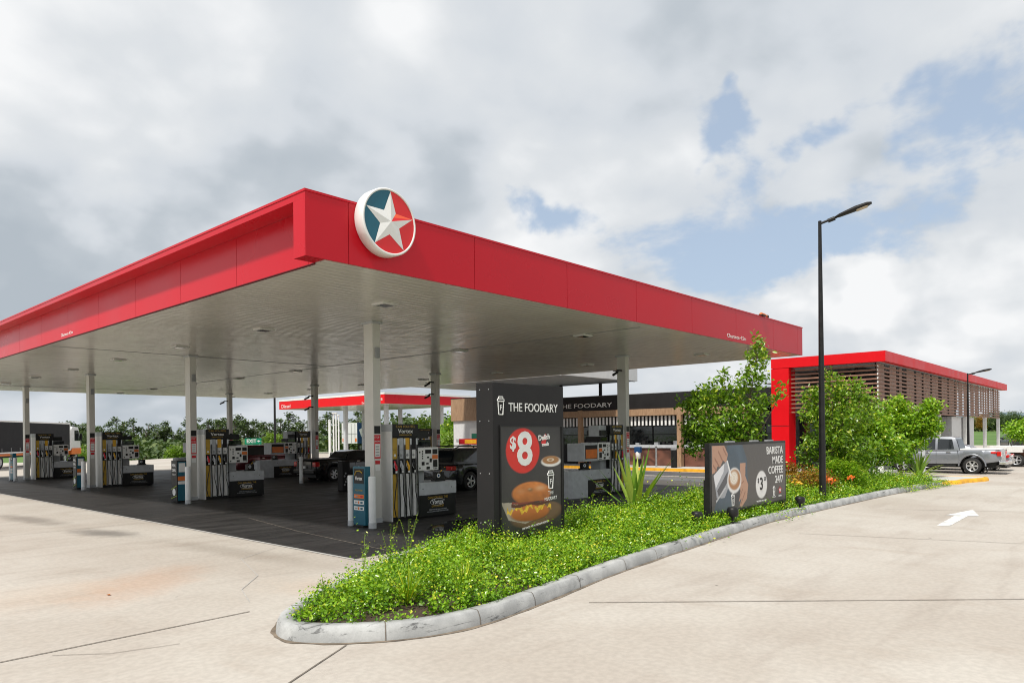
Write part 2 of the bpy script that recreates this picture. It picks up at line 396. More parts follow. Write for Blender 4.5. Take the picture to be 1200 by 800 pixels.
def skydir(u, v):
    du, dv = u-600, 508.1-v; r = RT*(du/836) + FW + Vector((0, 0, dv/836)); return r.normalized()
sep = nt.nodes.new('ShaderNodeSeparateXYZ'); nt.links.new(D, sep.inputs[0]); dz = sep.outputs[2]
# cloud layer: direction projected on a high curved layer, so clouds flatten towards the horizon
den = mm('ADD', mm('MAXIMUM', dz, 0.0), .42); cb = nt.nodes.new('ShaderNodeCombineXYZ')
nt.links.new(mm('DIVIDE', sep.outputs[0], den), cb.inputs[0]); nt.links.new(mm('DIVIDE', sep.outputs[1], den), cb.inputs[1])
L = cb.outputs[0]
n1 = noise(nt, mapping(nt, L, (1,1,1), (3.1, 7.7, 0)), 2.8, 7, .64, .25)
n1s = noise(nt, mapping(nt, L, (1,1,1), (3.1, 7.7, 0)), 2.8, 3, .5, .2); n1b = noise(nt, mapping(nt, L, (1,1,1), (3.1+.09, 7.7-.02, .0)), 2.8, 3, .5, .2)
n2 = noise(nt, mapping(nt, L, (1,1,1), (12.3, 1.4, 2)), 4.2, 5, .55, .1)
n3 = noise(nt, mapping(nt, L, (1,1,1), (5.3, 9.4, 2)), 1.2, 4, .55, .4)
wn = nt.nodes.new('ShaderNodeTexNoise'); wn.inputs['Scale'].default_value = 7; wn.inputs['Detail'].default_value = 4; nt.links.new(D, wn.inputs['Vector'])
DW = vm('ADD', D, vm('MULTIPLY', vm('SUBTRACT', wn.outputs['Color'], (.5, .5, .5)), (.30, .30, .30)))
def blob(u, v, r, amp, sq=1.0):
    c = skydir(u, v)
    dlt = vm('SUBTRACT', DW, c); 
    if sq != 1.0: dlt = vm('MULTIPLY', dlt, (1, 1, sq))
    d = mm('DIVIDE', vm('LENGTH', dlt), r); return mm('MULTIPLY', mm('EXPONENT', mm('MULTIPLY', mm('MULTIPLY', d, d), -1)), amp)
def total(lst):
    t = lst[0]
    for q in lst[1:]: t = mm('ADD', t, q)
    return t
blue = total([blob(*a) for a in [(870, 150, .085, .62, 2.0), (1095, 142, .09, .40, 1.6), (655, 218, .11, .44, 2.4), (960, 235, .11, .16, 2), (1185, 25, .13, .16, 1.2),
    (1110, 265, .20, .06, 2.6), (1180, 200, .12, -.16, 1.4), (960, 190, .06, -.14, 1.3), (900, 325, .13, .25, 2.6), (730, 285, .10, .18, 2.4), (575, 255, .06, .14, 2.4), (1040, 350, .12, -.22, 1.6), (1010, 190, .07, -.16, 1.5), (200, 150, .45, -.30, 1), (820, 60, .22, -.14, 1.5), (770, 215, .08, -.12, 1.5)]])
cov = mm('SUBTRACT', mm('ADD', n1, mm('MULTIPLY', n2, .75)), blue)        # high = cloud
cmask = mrange(nt, cov, .59, .80)
cmask = mm('MAXIMUM', cmask, mrange(nt, dz, .07, .0, 0, .9))
bright = total([mm('ADD', mm('ADD', mm('MULTIPLY', n3, .85), mm('MULTIPLY', n2, .55)), mm('MULTIPLY', mm('SUBTRACT', n1s, n1b), 1.0))] + [blob(*a) for a in [(120, 345, .26, -.34, 2), (330, 250, .16, -.10, 1.6), (1100, 425, .25, -.10, 2.2), (150, 480, .6, -.12, 3), (350, 40, .26, .14, 1.5), (60, 60, .2, .10, 1), (60, 210, .12, .12, 1.8), (1000, 345, .10, .40, 1.4), (1130, 370, .12, .30, 1.4),
    (1100, 425, .25, -.10, 2.2), (440, 130, .12, -.08, 1.5), (700, 140, .25, .07, 1.8)]])
cr = nt.nodes.new('ShaderNodeValToRGB'); nt.links.new(mrange(nt, bright, .27, .95, 0, 1, False), cr.inputs[0])
e = cr.color_ramp.elements; e[0].position = 0; e[0].color = (.46, .515, .57, 1); e[1].position = 1; e[1].color = (.93, .94, .95, 1)
for p, c in ((.30, (.535, .585, .635, 1)), (.50, (.67, .71, .755, 1)), (.72, (.74, .77, .80, 1))):
    q = e.new(p); q.color = c
nt.links.new(cr.outputs[0], bg2.inputs[0]); bg2.inputs[1].default_value = 1.0
# the blue in between is nishita veiled with thin white haze
bg3 = nt.nodes.new('ShaderNodeBackground'); bg3.inputs[0].default_value = (.60, .71, .85, 1)
mA = nt.nodes.new('ShaderNodeMixShader'); mA.inputs[0].default_value = .58; nt.links.new(bg.outputs[0], mA.inputs[1]); nt.links.new(bg3.outputs[0], mA.inputs[2])
mB = nt.nodes.new('ShaderNodeMixShader'); nt.links.new(cmask, mB.inputs[0]); nt.links.new(mA.outputs[0], mB.inputs[1]); nt.links.new(bg2.outputs[0], mB.inputs[2])
nt.links.new(mB.outputs[0], out.inputs[0])
vs = scene.view_settings; vs.view_transform = 'Standard'; vs.look = 'None'; vs.exposure = 0.0; vs.gamma = 1
scene.render.engine = 'CYCLES'; scene.cycles.pixel_filter_type = 'BLACKMAN_HARRIS'; scene.cycles.filter_width = 1.05; scene.cycles.max_bounces = 7; scene.cycles.diffuse_bounces = 4; scene.cycles.glossy_bounces = 3; scene.cycles.transmission_bounces = 2
scene.cycles.sample_clamp_indirect = 6

# ------------------------------------------------------------------ setting
def sst(x, a, b):
    k = np.clip((x-a)/(b-a), 0, 1); return k*k*(3-2*k)
def terr(s, t):
    tc_ = 63 + 14*sst(s, 25, 40) + 7*(1-sst(s, 8, 18))
    z = -3.6*sst(t - tc_, 0, 15); z = z + 1.4*sst(s - 110, 0, 190)*(1-sst(t, 40, 90)); return z
xs = np.unique(np.concatenate([np.linspace(-1500, -60, 16), np.linspace(-60, 130, 96), np.linspace(130, 400, 40), np.linspace(400, 4000, 24)]))
ys = np.unique(np.concatenate([np.linspace(-2500, -60, 16), np.linspace(-60, 110, 86), np.linspace(110, 400, 30), np.linspace(400, 4000, 24)]))
X, Y = np.meshgrid(xs, ys); Z = terr(X, Y) - .03; nx = len(xs)
b = MB(); b.add(np.stack([X, Y, Z], 2).reshape(-1, 3).tolist(), [(j*nx+i, j*nx+i+1, (j+1)*nx+i+1, (j+1)*nx+i) for j in range(len(ys)-1) for i in range(nx-1)], 'lawn', True)
tag(b.build('ground', fix=False), kind='structure')
def sheet(name, poly, z, m):
    b = MB(); b.add([(p[0], p[1], z) for p in poly], [tuple(range(len(poly)))], m); return tag(b.build(name), kind='structure')
sheet('concrete_apron', [(-60, -60), (104, -60), (104, 30), (76, 62), (40, 75), (19, 62.5), (12, 68), (-60, 68)], 0, 'concrete')
sheet('forecourt_slab', [(1.3, .62), (19.6, .62), (19.6, 38.4), (1.3, 38.4)], .004, 'forecourt')
M['darkgrey'] = surf('dark_grey_strip', (.085, .085, .088), .8, var=.3, scale=1.2, bump=.3)
sheet('grey_strip', [(25.2, .9), (28.4, .9), (28.4, 40), (25.2, 40)], .004, 'darkgrey')  # dark grey strip on the ground before the yellow kerb
M['palegrey'] = surf('pale_concrete_strip', (.50, .50, .48), .7, var=.1, scale=.6)
sheet('shop_pavement_base', [(22.2, .9), (23.6, .9), (23.6, 36), (22.2, 36)], .005, 'palegrey')
M['joint'] = surf('joint_sealant', (.17, .145, .12), .9, var=.4, scale=8)
M['jointpale'] = surf('joint_pale_sealant', (.42, .41, .39), .8, var=.2, scale=8)
def strip(pts, w, m, name='slab_joint', z=.008):
    b = MB()
    for (x0, y0), (x1, y1) in zip(pts, pts[1:]):
        d = Vector((x1-x0, y1-y0)).normalized(); n = Vector((-d.y, d.x))*w/2
        b.quad((x0+n.x, y0+n.y, z), (x1+n.x, y1+n.y, z), (x1-n.x, y1-n.y, z), (x0-n.x, y0-n.y, z), m)
    return tag(b.build(name, fix=False), kind='structure')
strip([(-30, -1.48), (-1.75, -1.48)], .022, 'joint')
strip([(1.27, -4.41), (4.88, -8.51), (9, -13.2)], .02, 'joint')
strip([(9.0, -4.2), (10.15, -7.91), (11.6, -12.6)], .018, 'joint')
strip([(-1.80, -3.58), (-4.4, -5.07)], .018, 'joint')
strip([(15.0, -4.3), (17.4, -9.5), (20, -15)], .02, 'joint')
strip([(1.25, .3), (1.25, 45)], .07, 'jointpale')
strip([(.02, 2.2), (-.55, .55), (-1.2, -.2), (-1.5, -1.0)], .012, 'jointpale')
strip([(.02, 2.2), (1.1, 2.9)], .012, 'jointpale')
for yy in (10.0, 20.0, 30.0): strip([(1.35, yy), (19.55, yy)], .02, 'joint', 'forecourt_joint', .009)
strip([(9.9, .7), (9.9, 38)], .02, 'joint', 'forecourt_joint', .010)
strip([(2.2, .9), (2.6, 4.6), (3.2, 8)], .025, 'joint', 'forecourt_joint', .011)
def gpt(u, v, z=0.0):
    th = math.radians(.62); du, dv = u-600, 508.1-v
    x = (du*math.cos(th)+dv*math.sin(th))/836; k = (-du*math.sin(th)+dv*math.cos(th))/836; Y = (z-2.15)/k; return cf(x*Y, Y)
strip([(-3.9, -1.62), (-3.5, -2.0), (-2.9, -2.2)], .008, 'joint', 'skid_mark', .0065)
strip([(6.2, -60), (6.2, -14.0)], .02, 'joint'); strip([(-30, 9.2), (1.2, 9.2)], .012, 'joint'); strip([(-30, 19.9), (1.2, 19.9)], .012, 'joint')
# painted arrow
arrow = [(1097.5, 615.7), (1112.5, 616.2), (1134, 604.6), (1147.5, 604.5), (1140, 597), (1108, 603.4), (1119, 603.8)]
M['roadpaint'] = surf('road_paint', (.66, .66, .64), .75, var=.28, scale=5, bump=.2)
ARROW = [(12.05, -6.14), (12.09, -6.53), (14.18, -6.18), (14.16, -6.62), (16.08, -6.10), (14.41, -5.50), (14.39, -5.88)]
pts = [gpt(*p) for p in arrow]
print('ARROW', [(round(a, 2), round(b_, 2)) for a, b_ in pts])
sheet('painted_arrow', pts, .006, 'roadpaint')
# puddle beside the first pump (wet film on the black slab)
pud = [(4.7, 2.0), (5.2, 1.75), (6.2, 1.9), (7.6, 1.8), (8.6, 2.2), (8.2, 2.9), (7.2, 3.2), (6.0, 3.3), (5.2, 3.0), (4.6, 2.5)]
sheet('puddle', pud, .008, 'water')

# ---- planted island kerb
def catmull(P, k=6):
    out_ = []; n = len(P)
    for i in range(n):
        p0, p1, p2, p3 = [Vector(P[(i+j-1) % n]) for j in range(4)]
        for q in range(k):
            t = q/k; out_.append(.5*((2*p1) + (p2-p0)*t + (2*p0-5*p1+4*p2-p3)*t*t + (3*p1-p0-3*p2+p3)*t**3))
    return out_
ISL = [(-2.1, -3.0), (-1.75, -3.52), (-1.07, -3.97), (-.2, -4.1), (.96, -3.96), (3.03, -3.63), (5.57, -3.37), (10.39, -2.98), (13.66, -3.02), (19.58, -3.2), (25.0, -3.6), (25.6, -3.2), (25.5, -1.0), (24, -.4), (16, .2), (10, .5), (4.2, .5), (2.2, .05), (0.2, -.95), (-1.5, -2.05), (-1.98, -2.5)]
LN = catmull(ISL)
def kerb(name, line, w, h, m, label, cat, seg=1.0, hz=.10, joint=True, closed=True):
    n = len(line); prof = [(0, -.01), (.012, h*.55), (.045, h-.012), (.06, h), (w, h), (w+.01, hz-.03)]
    b = MB(); vs = []; nrm = []
    for i in range(n):
        d = (line[(i+1) % n] - line[i-1]).normalized(); nrm.append(Vector((-d.y, d.x)))   # inward for counter-clockwise
    for i in range(n):
        for o, z in prof: p = line[i] + nrm[i]*o; vs.append((p.x, p.y, z))
    k = len(prof); b.add(vs, [(i*k+j, ((i+1) % n)*k+j, ((i+1) % n)*k+j+1, i*k+j+1) for i in range(n) for j in range(k-1)], m, True)
    if joint:
        acc = 0
        for i in range(n):
            d = (line[(i+1) % n]-line[i]); acc += d.length
            if acc > seg:
                acc = 0; d.normalize(); q = [line[i]+nrm[i]*(o-.003 if z < h else o) for o, z in prof[:5]]
                for j in range(4):
                    a, c = q[j], q[j+1]; z0, z1 = prof[j][1]+.003, prof[j+1][1]+.003; e_ = d*.006
                    b.quad((a.x-e_.x, a.y-e_.y, z0), (a.x+e_.x, a.y+e_.y, z0), (c.x+e_.x, c.y+e_.y, z1), (c.x-e_.x, c.y-e_.y, z1), 'joint')
    o = b.build(name, fix=False); return o
ko = kerb('kerb', LN, .19, .165, 'concretekerb', '', '', 1.15); tag(ko, kind='structure')
M['grime'] = surf('gutter_grime', (.17, .135, .10), .95, var=.45, scale=5)
b = MB(); vs_ = []; fs_ = []; rg = random.Random(2); nL = len(LN)
for i in range(nL):
    d = (LN[(i+1) % nL] - LN[i-1]).normalized(); w = .03+.035*rg.random(); vs_ += [(LN[i].x+d.y*-.02, LN[i].y+d.x*.02, .005), (LN[i].x+d.y*w, LN[i].y-d.x*w, .005)]
for i in range(nL): j = (i+1) % nL; fs_.append((2*i, 2*i+1, 2*j+1, 2*j))
b.add(vs_, fs_, 'grime'); tag(b.build('gutter_dirt', fix=False), kind='structure')
inner = []
for i in range(len(LN)):
    d = (LN[(i+1) % len(LN)] - LN[i-1]).normalized(); inner.append((LN[i].x - d.y*.17, LN[i].y + d.x*.17))
sheet('planting_soil', inner, .11, 'soil')
# yellow nosed parking island next to it
NI = catmull([(25.9, -3.75), (27.2, -4.15), (28.7, -4.6), (29.3, -4.45), (29.5, -3.9), (29.0, -2.6), (27.5, -1.4), (26.0, -1.2)], 5)
tag(kerb('traffic_island_kerb', NI, .16, .15, 'kerbyellow', '', '', 50, joint=False), kind='structure')
sheet('traffic_island_top', [(p.x + (27.6-p.x)*.05, p.y + (-3-p.y)*.05) for p in NI], .14, 'palegrey')

# ------------------------------------------------------------------ main canopy
A, Bt, Z0, Z1 = 20.9, 39.3, 4.95, 5.97
can = thing('fuel_canopy', 'large flat forecourt canopy with red cladding edge, pale soffit and white columns', 'canopy', (A/2, Bt/2, 0))
def cb_(mb, name, **k):       # build with site coordinates under the canopy root
    o = mb.build(name, None, **k); o.parent = can; o.location = (-A/2, -Bt/2, 0); return o
b = MB(); b.box((.40, .06, Z0-.004), (A-.05, Bt-.06, Z0+.06), 'soffit'); cb_(b, 'soffit')
b = MB(); b.box((.42, .05, Z1-.22), (A-.05, Bt-.05, Z1-.14), 'skin'); cb_(b, 'roof_sheet')
# -y cladding: individual panels with open joints
b = MB(); b.box((.02, .03, Z0+.02), (A-.02, .055, Z1-.03), 'seam'); cb_(b, 'panel_backing')
se = [0.0, .8, 3.7, 6.62, 9.48, 12.4, 15.26, 18.18, 20.43, A]
for i in range(len(se)-1):
    b = MB(); b.box((se[i]+(.006 if i else 0), 0, Z0), (se[i+1]-.006, .028, Z1-.02), 'red'); cb_(b, 'fascia_panel')
b = MB(); b.box((-.012, -.012, Z1-.018), (A+.012, .07, Z1+.02), 'red'); cb_(b, 'coping')
# -x cladding: panels set back under a projecting top band, closed by an end jamb
b = MB(); b.box((0, .03, Z1-.12), (.40, Bt, Z1-.0185), 'red'); b.box((-.012, .071, Z1-.018), (.36, Bt, Z1+.02), 'red'); cb_(b, 'projecting_band')
b = MB(); b.box((0, .030, Z0), (.36, .34, Z1-.121), 'red'); cb_(b, 'end_jamb')
b = MB(); b.box((.385, .35, Z0-.02), (.40, Bt, Z1-.16), 'seam'); b.box((.362, .341, Z0-.012), (.384, Bt, Z0-.002), 'seam'); cb_(b, 'panel_backing')
ts = [.342, .5] + [.5 + 2.42*k for k in range(1, 17)]; ts = [t for t in ts if t < Bt] 
for i in range(len(ts)-1):
    b = MB(); b.box((.36, ts[i]+.006, Z0), (.383, ts[i+1]-.006, Z1-.125), 'red'); cb_(b, 'fascia_panel')
b = MB(); b.box((A-.03, .03, Z0), (A, Bt, Z1), 'red'); cb_(b, 'rear_fascia'); b = MB(); b.box((0, Bt-.03, Z0), (A-.031, Bt, Z1-.02), 'red'); cb_(b, 'end_fascia')
o = text('Clearance 4.5m', .17, 'paper', (15.0-A/2+.3, -Bt/2-.003, 5.10), (1, 0, 0), (0, 0, 1), can, 'clearance_lettering', width=1.35)
o = text('Clearance 4.5m', .12, 'paper', (.36-A/2-.003, 14.9-2.2-Bt/2, 5.06), (0, -1, 0), (0, 0, 1), can, 'clearance_lettering', width=1.0)
# downlights
for xx in (3.38, 10.42, 17.6):
    for k in range(8):
        yy = 2.38 + 5.08*k
        if yy > Bt-1: continue
        b = MB(); b.box((xx-.20, yy-.20, Z0-.05), (xx+.20, yy+.20, Z0-.006), 'lightdisc'); b.box((xx-.13, yy-.13, Z0-.056), (xx+.13, yy+.13, Z0-.051), 'glass'); cb_(b, 'downlight')
# soffit cover strips
b = MB(); b.box((10.28, .4, Z0-.012), (10.34, Bt-.4, Z0-.0055), 'grey'); 
for yy in (14.95, 34.7): b.box((.6, yy-.03, Z0-.012), (10.27, yy+.03, Z0-.0055), 'grey')
cb_(b, 'cover_strip')
CT = [4.63, 14.83, 24.8, 34.7]
for xx in (4.71, 15.9):
    for yy in CT:
        b = MB(); b.box((xx-.11, yy-.18, 0.0), (xx+.11, yy+.18, Z0-.006), 'colwhite'); b.box((xx-.16, yy-.23, Z0-.06), (xx+.16, yy+.23, Z0-.0065), 'midgrey'); b.box((xx-.125, yy-.195, .0), (xx+.125, yy+.195, .12), 'midgrey')
        c = b.build('column', None); c.parent = can; c.location = (-A/2, -Bt/2, 0)
        y0 = yy-.183
        b = MB(); b.box((xx-.09, y0-.004, 2.19), (xx+.09, y0+.002, 2.38), 'black'); q = b.build('number_plate', c)
        b = MB(); b.box((xx-.09, y0-.004, 1.58), (xx+.09, y0+.002, 2.16), 'redprint'); b.box((xx-.075, y0-.007, 1.62), (xx+.075, y0-.0042, 1.94), 'paper')
        for r in range(4): b.box((xx-.06, y0-.009, 1.65+.07*r), (xx+.05, y0-.0072, 1.66+.07*r+.015), 'grey')
        q = b.build('safety_notice', c)
        text('STOP', .06, 'paper', (xx-.02, y0-.006, 2.10), (1, 0, 0), (0, 0, 1), c, 'notice_lettering'); text('ENGINE', .05, 'paper', (xx, y0-.006, 2.0), (1, 0, 0), (0, 0, 1), c, 'notice_lettering')
        b = MB(); b.box((xx-.07, y0-.004, 1.44), (xx+.07, y0+.002, 1.53), 'redprint'); b.box((xx-.07, y0-.004, 1.28), (xx+.07, y0+.002, 1.439), 'paper'); b.build('small_notice', c)
        if xx < 8: b = MB(); b.box((xx-.05, y0-.06, 4.05), (xx+.06, y0+.002, 4.3), 'grey'); b.build('junction_box', c)
# ---- round star sign
ls = thing('logo_sign', 'round red white and teal five-pointed star sign on the canopy edge near its corner', 'sign', (1.47, -.24, 5.73))
R_ = .565
b = MB(); b.lathe([(0.0, .235), (R_-.02, .235), (R_, .22), (R_, .02), (R_-.012, 0), (R_-.04, 0), (R_-.04, .02)], 'paper', axis='y', n=72); b.build('rim', ls)
Ri = R_-.04
def sp(a, r): return (r*math.sin(math.radians(a)), r*math.cos(math.radians(a)))
ang0 = 2.0                                                    # star leans a little like the mark in the photograph
tips = [sp(ang0+18+72*k-18, Ri*.98) for k in range(5)]; ins = [sp(ang0+36+72*k, Ri*.40) for k in range(5)]
# disc fields: teal from tip 3 to tip 0 (left upper), red the rest
def sector(a0, a1, m, y, name):
    b = MB(); p = [(0, 0)] + [sp(a0+(a1-a0)*k/28, Ri) for k in range(29)]
    b.add([(q[0], y, q[1]) for q in p], [tuple(range(len(p)))], m); return b.build(name, ls)
M['logored'] = surf('logo_red', (.70, .012, .015), .35, var=.03); M['logolight'] = surf('logo_facet_red', (.86, .10, .03), .35, var=.03)
sector(ang0+216-360, ang0, 'teal', .015, 'teal_field'); sector(ang0, ang0+216, 'logored', .015, 'red_field')
# faceted raised star
b = MB(); cpt = (0, -.03, 0)
for k in range(5):
    t_ = tips[k]; a_ = ins[k-1]; c_ = ins[k]
    mm_ = 'logolight' if k == 1 else 'paper'; m2_ = 'logored' if k == 1 else 'paper'
    A3, T3_, C3 = (a_[0], .012, a_[1]), (t_[0], .010, t_[1]), (c_[0], .012, c_[1])
    if k == 1:
        m3 = tuple((A3[i]+cpt[i])/2 for i in range(3)); b.add([A3, T3_, m3], [(0, 1, 2)], 'logolight'); b.add([m3, T3_, cpt], [(0, 1, 2)], 'logored')
    else: b.add([cpt, A3, T3_], [(0, 1, 2)], 'paper')
    b.add([cpt, T3_, C3], [(0, 1, 2)], 'paper')
b.build('star', ls, fix=False)
# ---- cameras hanging at the columns
def cctv(x, y, z, rz, label, arm=.25):
    t = thing('security_camera', label, 'camera', (x, y, z), rz, 'security cameras on the canopy columns')
    b = MB(); b.box((-.04, -.04, .02), (arm, .04, .07), 'black'); b.build('bracket', t)
    b = MB(); b.cyl((arm-.02, 0, -.02), (arm+.26, 0, -.14), .045, 'black', n=12); b.box((arm-.03, -.055, -.0), (arm+.2, .055, .022), 'black'); b.build('camera_body', t)
cctv(15.78, 4.63, 4.35, PI, 'black security camera angled down on the column by the shop lettering')
cctv(15.78, 14.83, 4.5, PI, 'upper black security camera on the column behind the first pump')
cctv(15.78, 14.83, 3.95, PI, 'lower black security camera on the column behind the first pump')
cctv(15.78, 24.8, 4.3, PI, 'upper black security camera on the column beside the black ute')
cctv(15.78, 24.8, 3.7, PI, 'lower black security camera on the column beside the black ute')
cctv(15.78, 34.7, 4.4, PI, 'black security camera on the column behind the second pump')
b = MB(); b.box((-.05, -.12, 0), (.25, .12, .04), 'black'); b.tube([(0, 0, .04), (.1, 0, .10), (.35, 0, .09), (.55, 0, .06)], .04, 'orange'); b.cyl((.55, -.03, .05), (.68, .02, .05), .05, 'black')
tag(b.build('beacon', loc=(17.2, .05, Z1+.02)), 'small orange and black light fitting on the canopy top edge', 'light fitting')
# ------------------------------------------------------------------ fuel pump (local x from column to cabinet, y across)
def make_pump():
    r = thing('fuel_pump', '', 'fuel pump')
    b = MB(); b.box((0, -.38, .0), (.045, .38, 2.24), 'white'); b.box((-.003, -.383, 2.241), (.048, .383, 2.42), 'midgrey'); b.build('end_panel', r)
    b = MB(); b.box((.05, -.33, .05), (.86, .33, 2.1), 'black'); b.box((.06, -.36, 0), (.86, .36, .05), 'black'); b.build('housing', r)
    b = MB(); b.box((.05, -.385, 2.10), (.88, .385, 2.42), 'black'); hd = b.build('header', r, bevel=.006)
    b = MB(); b.box((.90, -.3, 2.05), (1.30, .3, 2.24), 'black'); b.box((.91, -.30, 1.84), (1.38, .30, 2.02), 'charcoal'); b.box((.93, -.305, 1.87), (1.34, .305, 1.99), 'glass'); b.build('display', r)
    b = MB(); b.box((.875, -.20, .9), (1.22, .20, 1.84), 'grey'); b.build('post', r)
    b = MB(); b.box((.87, -.37, 1.22), (1.58, .37, 1.82), 'paper'); tm = b.build('terminal', r, bevel=.012)
    b = MB(); b.box((.87, -.385, .58), (2.2, .385, .91), 'midgrey'); b.box((.875, -.37, .03), (2.19, .37, .578), 'black'); b.box((.9, -.33, 0), (2.16, .33, .03), 'black'); cbn = b.build('cabinet', r, bevel=.008)
    cols = [('gold', 'gold', 'redprint'), ('midgrey', 'midgrey', 'midgrey'), ('yellow', 'paper', 'yellow'), ('charcoal', 'paper', 'black')]
    for s in (-1, 1):
        rx = (1, 0, 0) if s < 0 else (-1, 0, 0); y = s*.387
        text('CAN YOU FEEL', .085, 'gold', (.465, y, 2.355), rx, (0, 0, 1), hd, 'lettering', width=.62)
        text('Vortex', .14, 'paper', (.465, y, 2.24), rx, (0, 0, 1), hd, 'lettering', width=.48, bold=.002)
        text('DIFFERENCE?', .05, 'gold', (.465, y, 2.145), rx, (0, 0, 1), hd, 'lettering', width=.4)
        yc = s*.372
        text('CAN YOU FEEL THE', .09, 'gold', (1.54, yc, .50), rx, (0, 0, 1), cbn, 'lettering', width=.70)
        text('Vortex', .17, 'paper', (1.54, yc, .385), rx, (0, 0, 1), cbn, 'lettering', width=.40, bold=.003)
        text('DIFFERENCE?', .075, 'gold', (1.54, yc, .275), rx, (0, 0, 1), cbn, 'lettering', width=.42)
        text('PREMIUM FUELS HELP CLEAN YOUR ENGINE', .04, 'midgrey', (1.54, yc, .19), rx, (0, 0, 1), cbn, 'lettering', width=.62)
        text('AS YOU DRIVE EVERY DAY FURTHER', .04, 'midgrey', (1.54, yc, .14), rx, (0, 0, 1), cbn, 'lettering', width=.75)
        b = MB()
        ring = [(1.54+.26*math.cos(a), yc, .385+.085*math.sin(a)) for a in [math.radians(20+300*k/24) for k in range(25)]]; b.tube(ring, .006, 'paper', 5); b.build('oval_ring', cbn)
        b = MB()                                                # bolts on the counter edge
        for xx in (1.02, 2.02): b.cyl((xx, s*.386, .75), (xx, s*.392, .75), .014, 'black', n=8)
        b.build('bolt', cbn)
        # terminal face
        yt = s*.372; b = MB()
        def tb(x0, x1, z0, z1, m, d=.006): b.box((x0, yt, z0), (x1, yt+s*d, z1), m)
        tb(1.12, 1.32, 1.66, 1.76, 'charcoal'); tb(1.37, 1.54, 1.64, 1.77, 'black'); tb(1.36, 1.55, 1.51, 1.62, 'orange'); tb(1.39, 1.53, 1.30, 1.49, 'black', .012)
        tb(1.18, 1.25, 1.54, 1.58, 'black'); tb(1.15, 1.23, 1.38, 1.42, 'black'); tb(1.16, 1.27, 1.25, 1.32, 'black'); tb(1.27, 1.34, 1.43, 1.53, 'charcoal')
        for q in range(4): tb(1.01, 1.045, 1.52+.06*q, 1.555+.06*q, 'black')
        tb(1.0, 1.08, 1.36, 1.45, 'charcoal', .02); tb(.92, .955, 1.68, 1.72, 'black'); tb(.92, .955, 1.27, 1.31, 'black')
        for q in range(3): tb(1.40+.05*q, 1.43+.05*q, 1.25, 1.275, 'charcoal')
        b.build('controls', tm)
        # four grade columns: label strip, holster, lower strip, pillar between
        for k, (c0, c1, c2) in enumerate(cols):
            x0 = .07+.20*k; x1 = x0+.135; yb = s*.331
            b = MB(); b.box((x0, yb, 1.78), (x1, yb+s*.03, 2.07), c0); b.box((x0, yb, 1.55), (x1, yb+s*.025, 1.775), c1)
            b.box((x0, yb, .10), (x1, yb+s*.035, 1.17), 'gold' if k == 0 else 'paper')
            b.cyl(((x0+x1)/2, yb+s*.026, 1.64), ((x0+x1)/2, yb+s*.032, 1.64), .035, 'paper' if k == 0 else 'grey', n=12); b.build('grade_strip', r)
            b = MB(); b.box((x1+.005, yb, .08), (x1+.055, yb+s*.05, 2.06), 'silver'); b.build('pillar', r)
            xm = (x0+x1)/2; b = MB()
            b.tube([(xm-.02, yb+s*.03, 1.50), (xm-.01, yb+s*.05, 1.42), (xm+.015, yb+s*.06, 1.36), (xm+.02, yb+s*.06, 1.26)], [.02, .03, .035, .03], c2, 8)
            b.tube([(xm-.025, yb+s*.04, 1.48), (xm-.05, yb+s*.05, 1.36), (xm, yb+s*.06, 1.29)], .009, 'silver', 6); b.cyl((xm+.02, yb+s*.06, 1.25), (xm+.02, yb+s*.06, 1.20), .026, 'paper', n=10); b.build('nozzle', r)
            dx = (-.10, .06, -.02, .08)[k]; dp = .05+.03*(k % 2)
            pts = [(xm+.02, yb+s*.06, 1.24), (xm+.01, yb+s*.09, 1.0), (xm-.03+dx*.3, yb+s*.11, .7), (xm+dx, yb+s*.12, .35), (xm+dx*.8+.03, yb+s*.12, dp+.06), (xm+.08, yb+s*.10, dp), (xm+.12, yb+s*.08, dp+.09), (xm+.125, yb+s*.075, .5), (xm+.105, yb+s*.07, 1.2), (xm+.10, yb+s*.065, 1.9)]
            b = MB(); b.tube(pts, .013, 'rubber', 7); b.build('hose', r)
    return r
ORD = ['first', 'second', 'third', 'fourth']
where_front = ['the nearest front column', 'the second front column', 'the third front column', 'the front column farthest left']
where_back = ['the rear column right of the totem', 'the rear column behind the nearest pump', 'the rear column beside the black ute', 'the rear column farthest left']
pump = make_pump(); pumps = []
G = 'fuel pumps on the forecourt islands'
for k, yy in enumerate(CT):
    yv = yy+.04
    p = pump if k == 0 else dup(pump); p.location = (5.0, yv, .004); p['label'] = 'white and black fuel pump by ' + where_front[k]; p['group'] = G
    q = dup(pump, (15.42, yv, .004), PI, 'white and black fuel pump backing onto ' + where_back[k]); q['group'] = G
    b = MB(); b.box((.88, -.22, 1.845), (1.32, .22, 2.40), 'midgrey'); b.build('service_tower', q, bevel=.01)
    b = MB(); b.box((1.585, -.35, 1.20), (2.36, .35, 1.80), 'midgrey'); b.box((1.62, -.356, 1.28), (2.30, .356, 1.74), 'charcoal'); b.box((1.64, -.362, 1.30), (2.28, .362, 1.60), 'orange'); b.build('poster_holder', q)
    b = MB(); b.prism([(2.205, -.38), (2.95, -.30), (3.05, -.18), (3.05, .18), (2.95, .30), (2.205, .38)], 'z', .0, .905, 'midgrey'); b.build('cabinet_end', q, bevel=.008)
    pumps += [p, q]
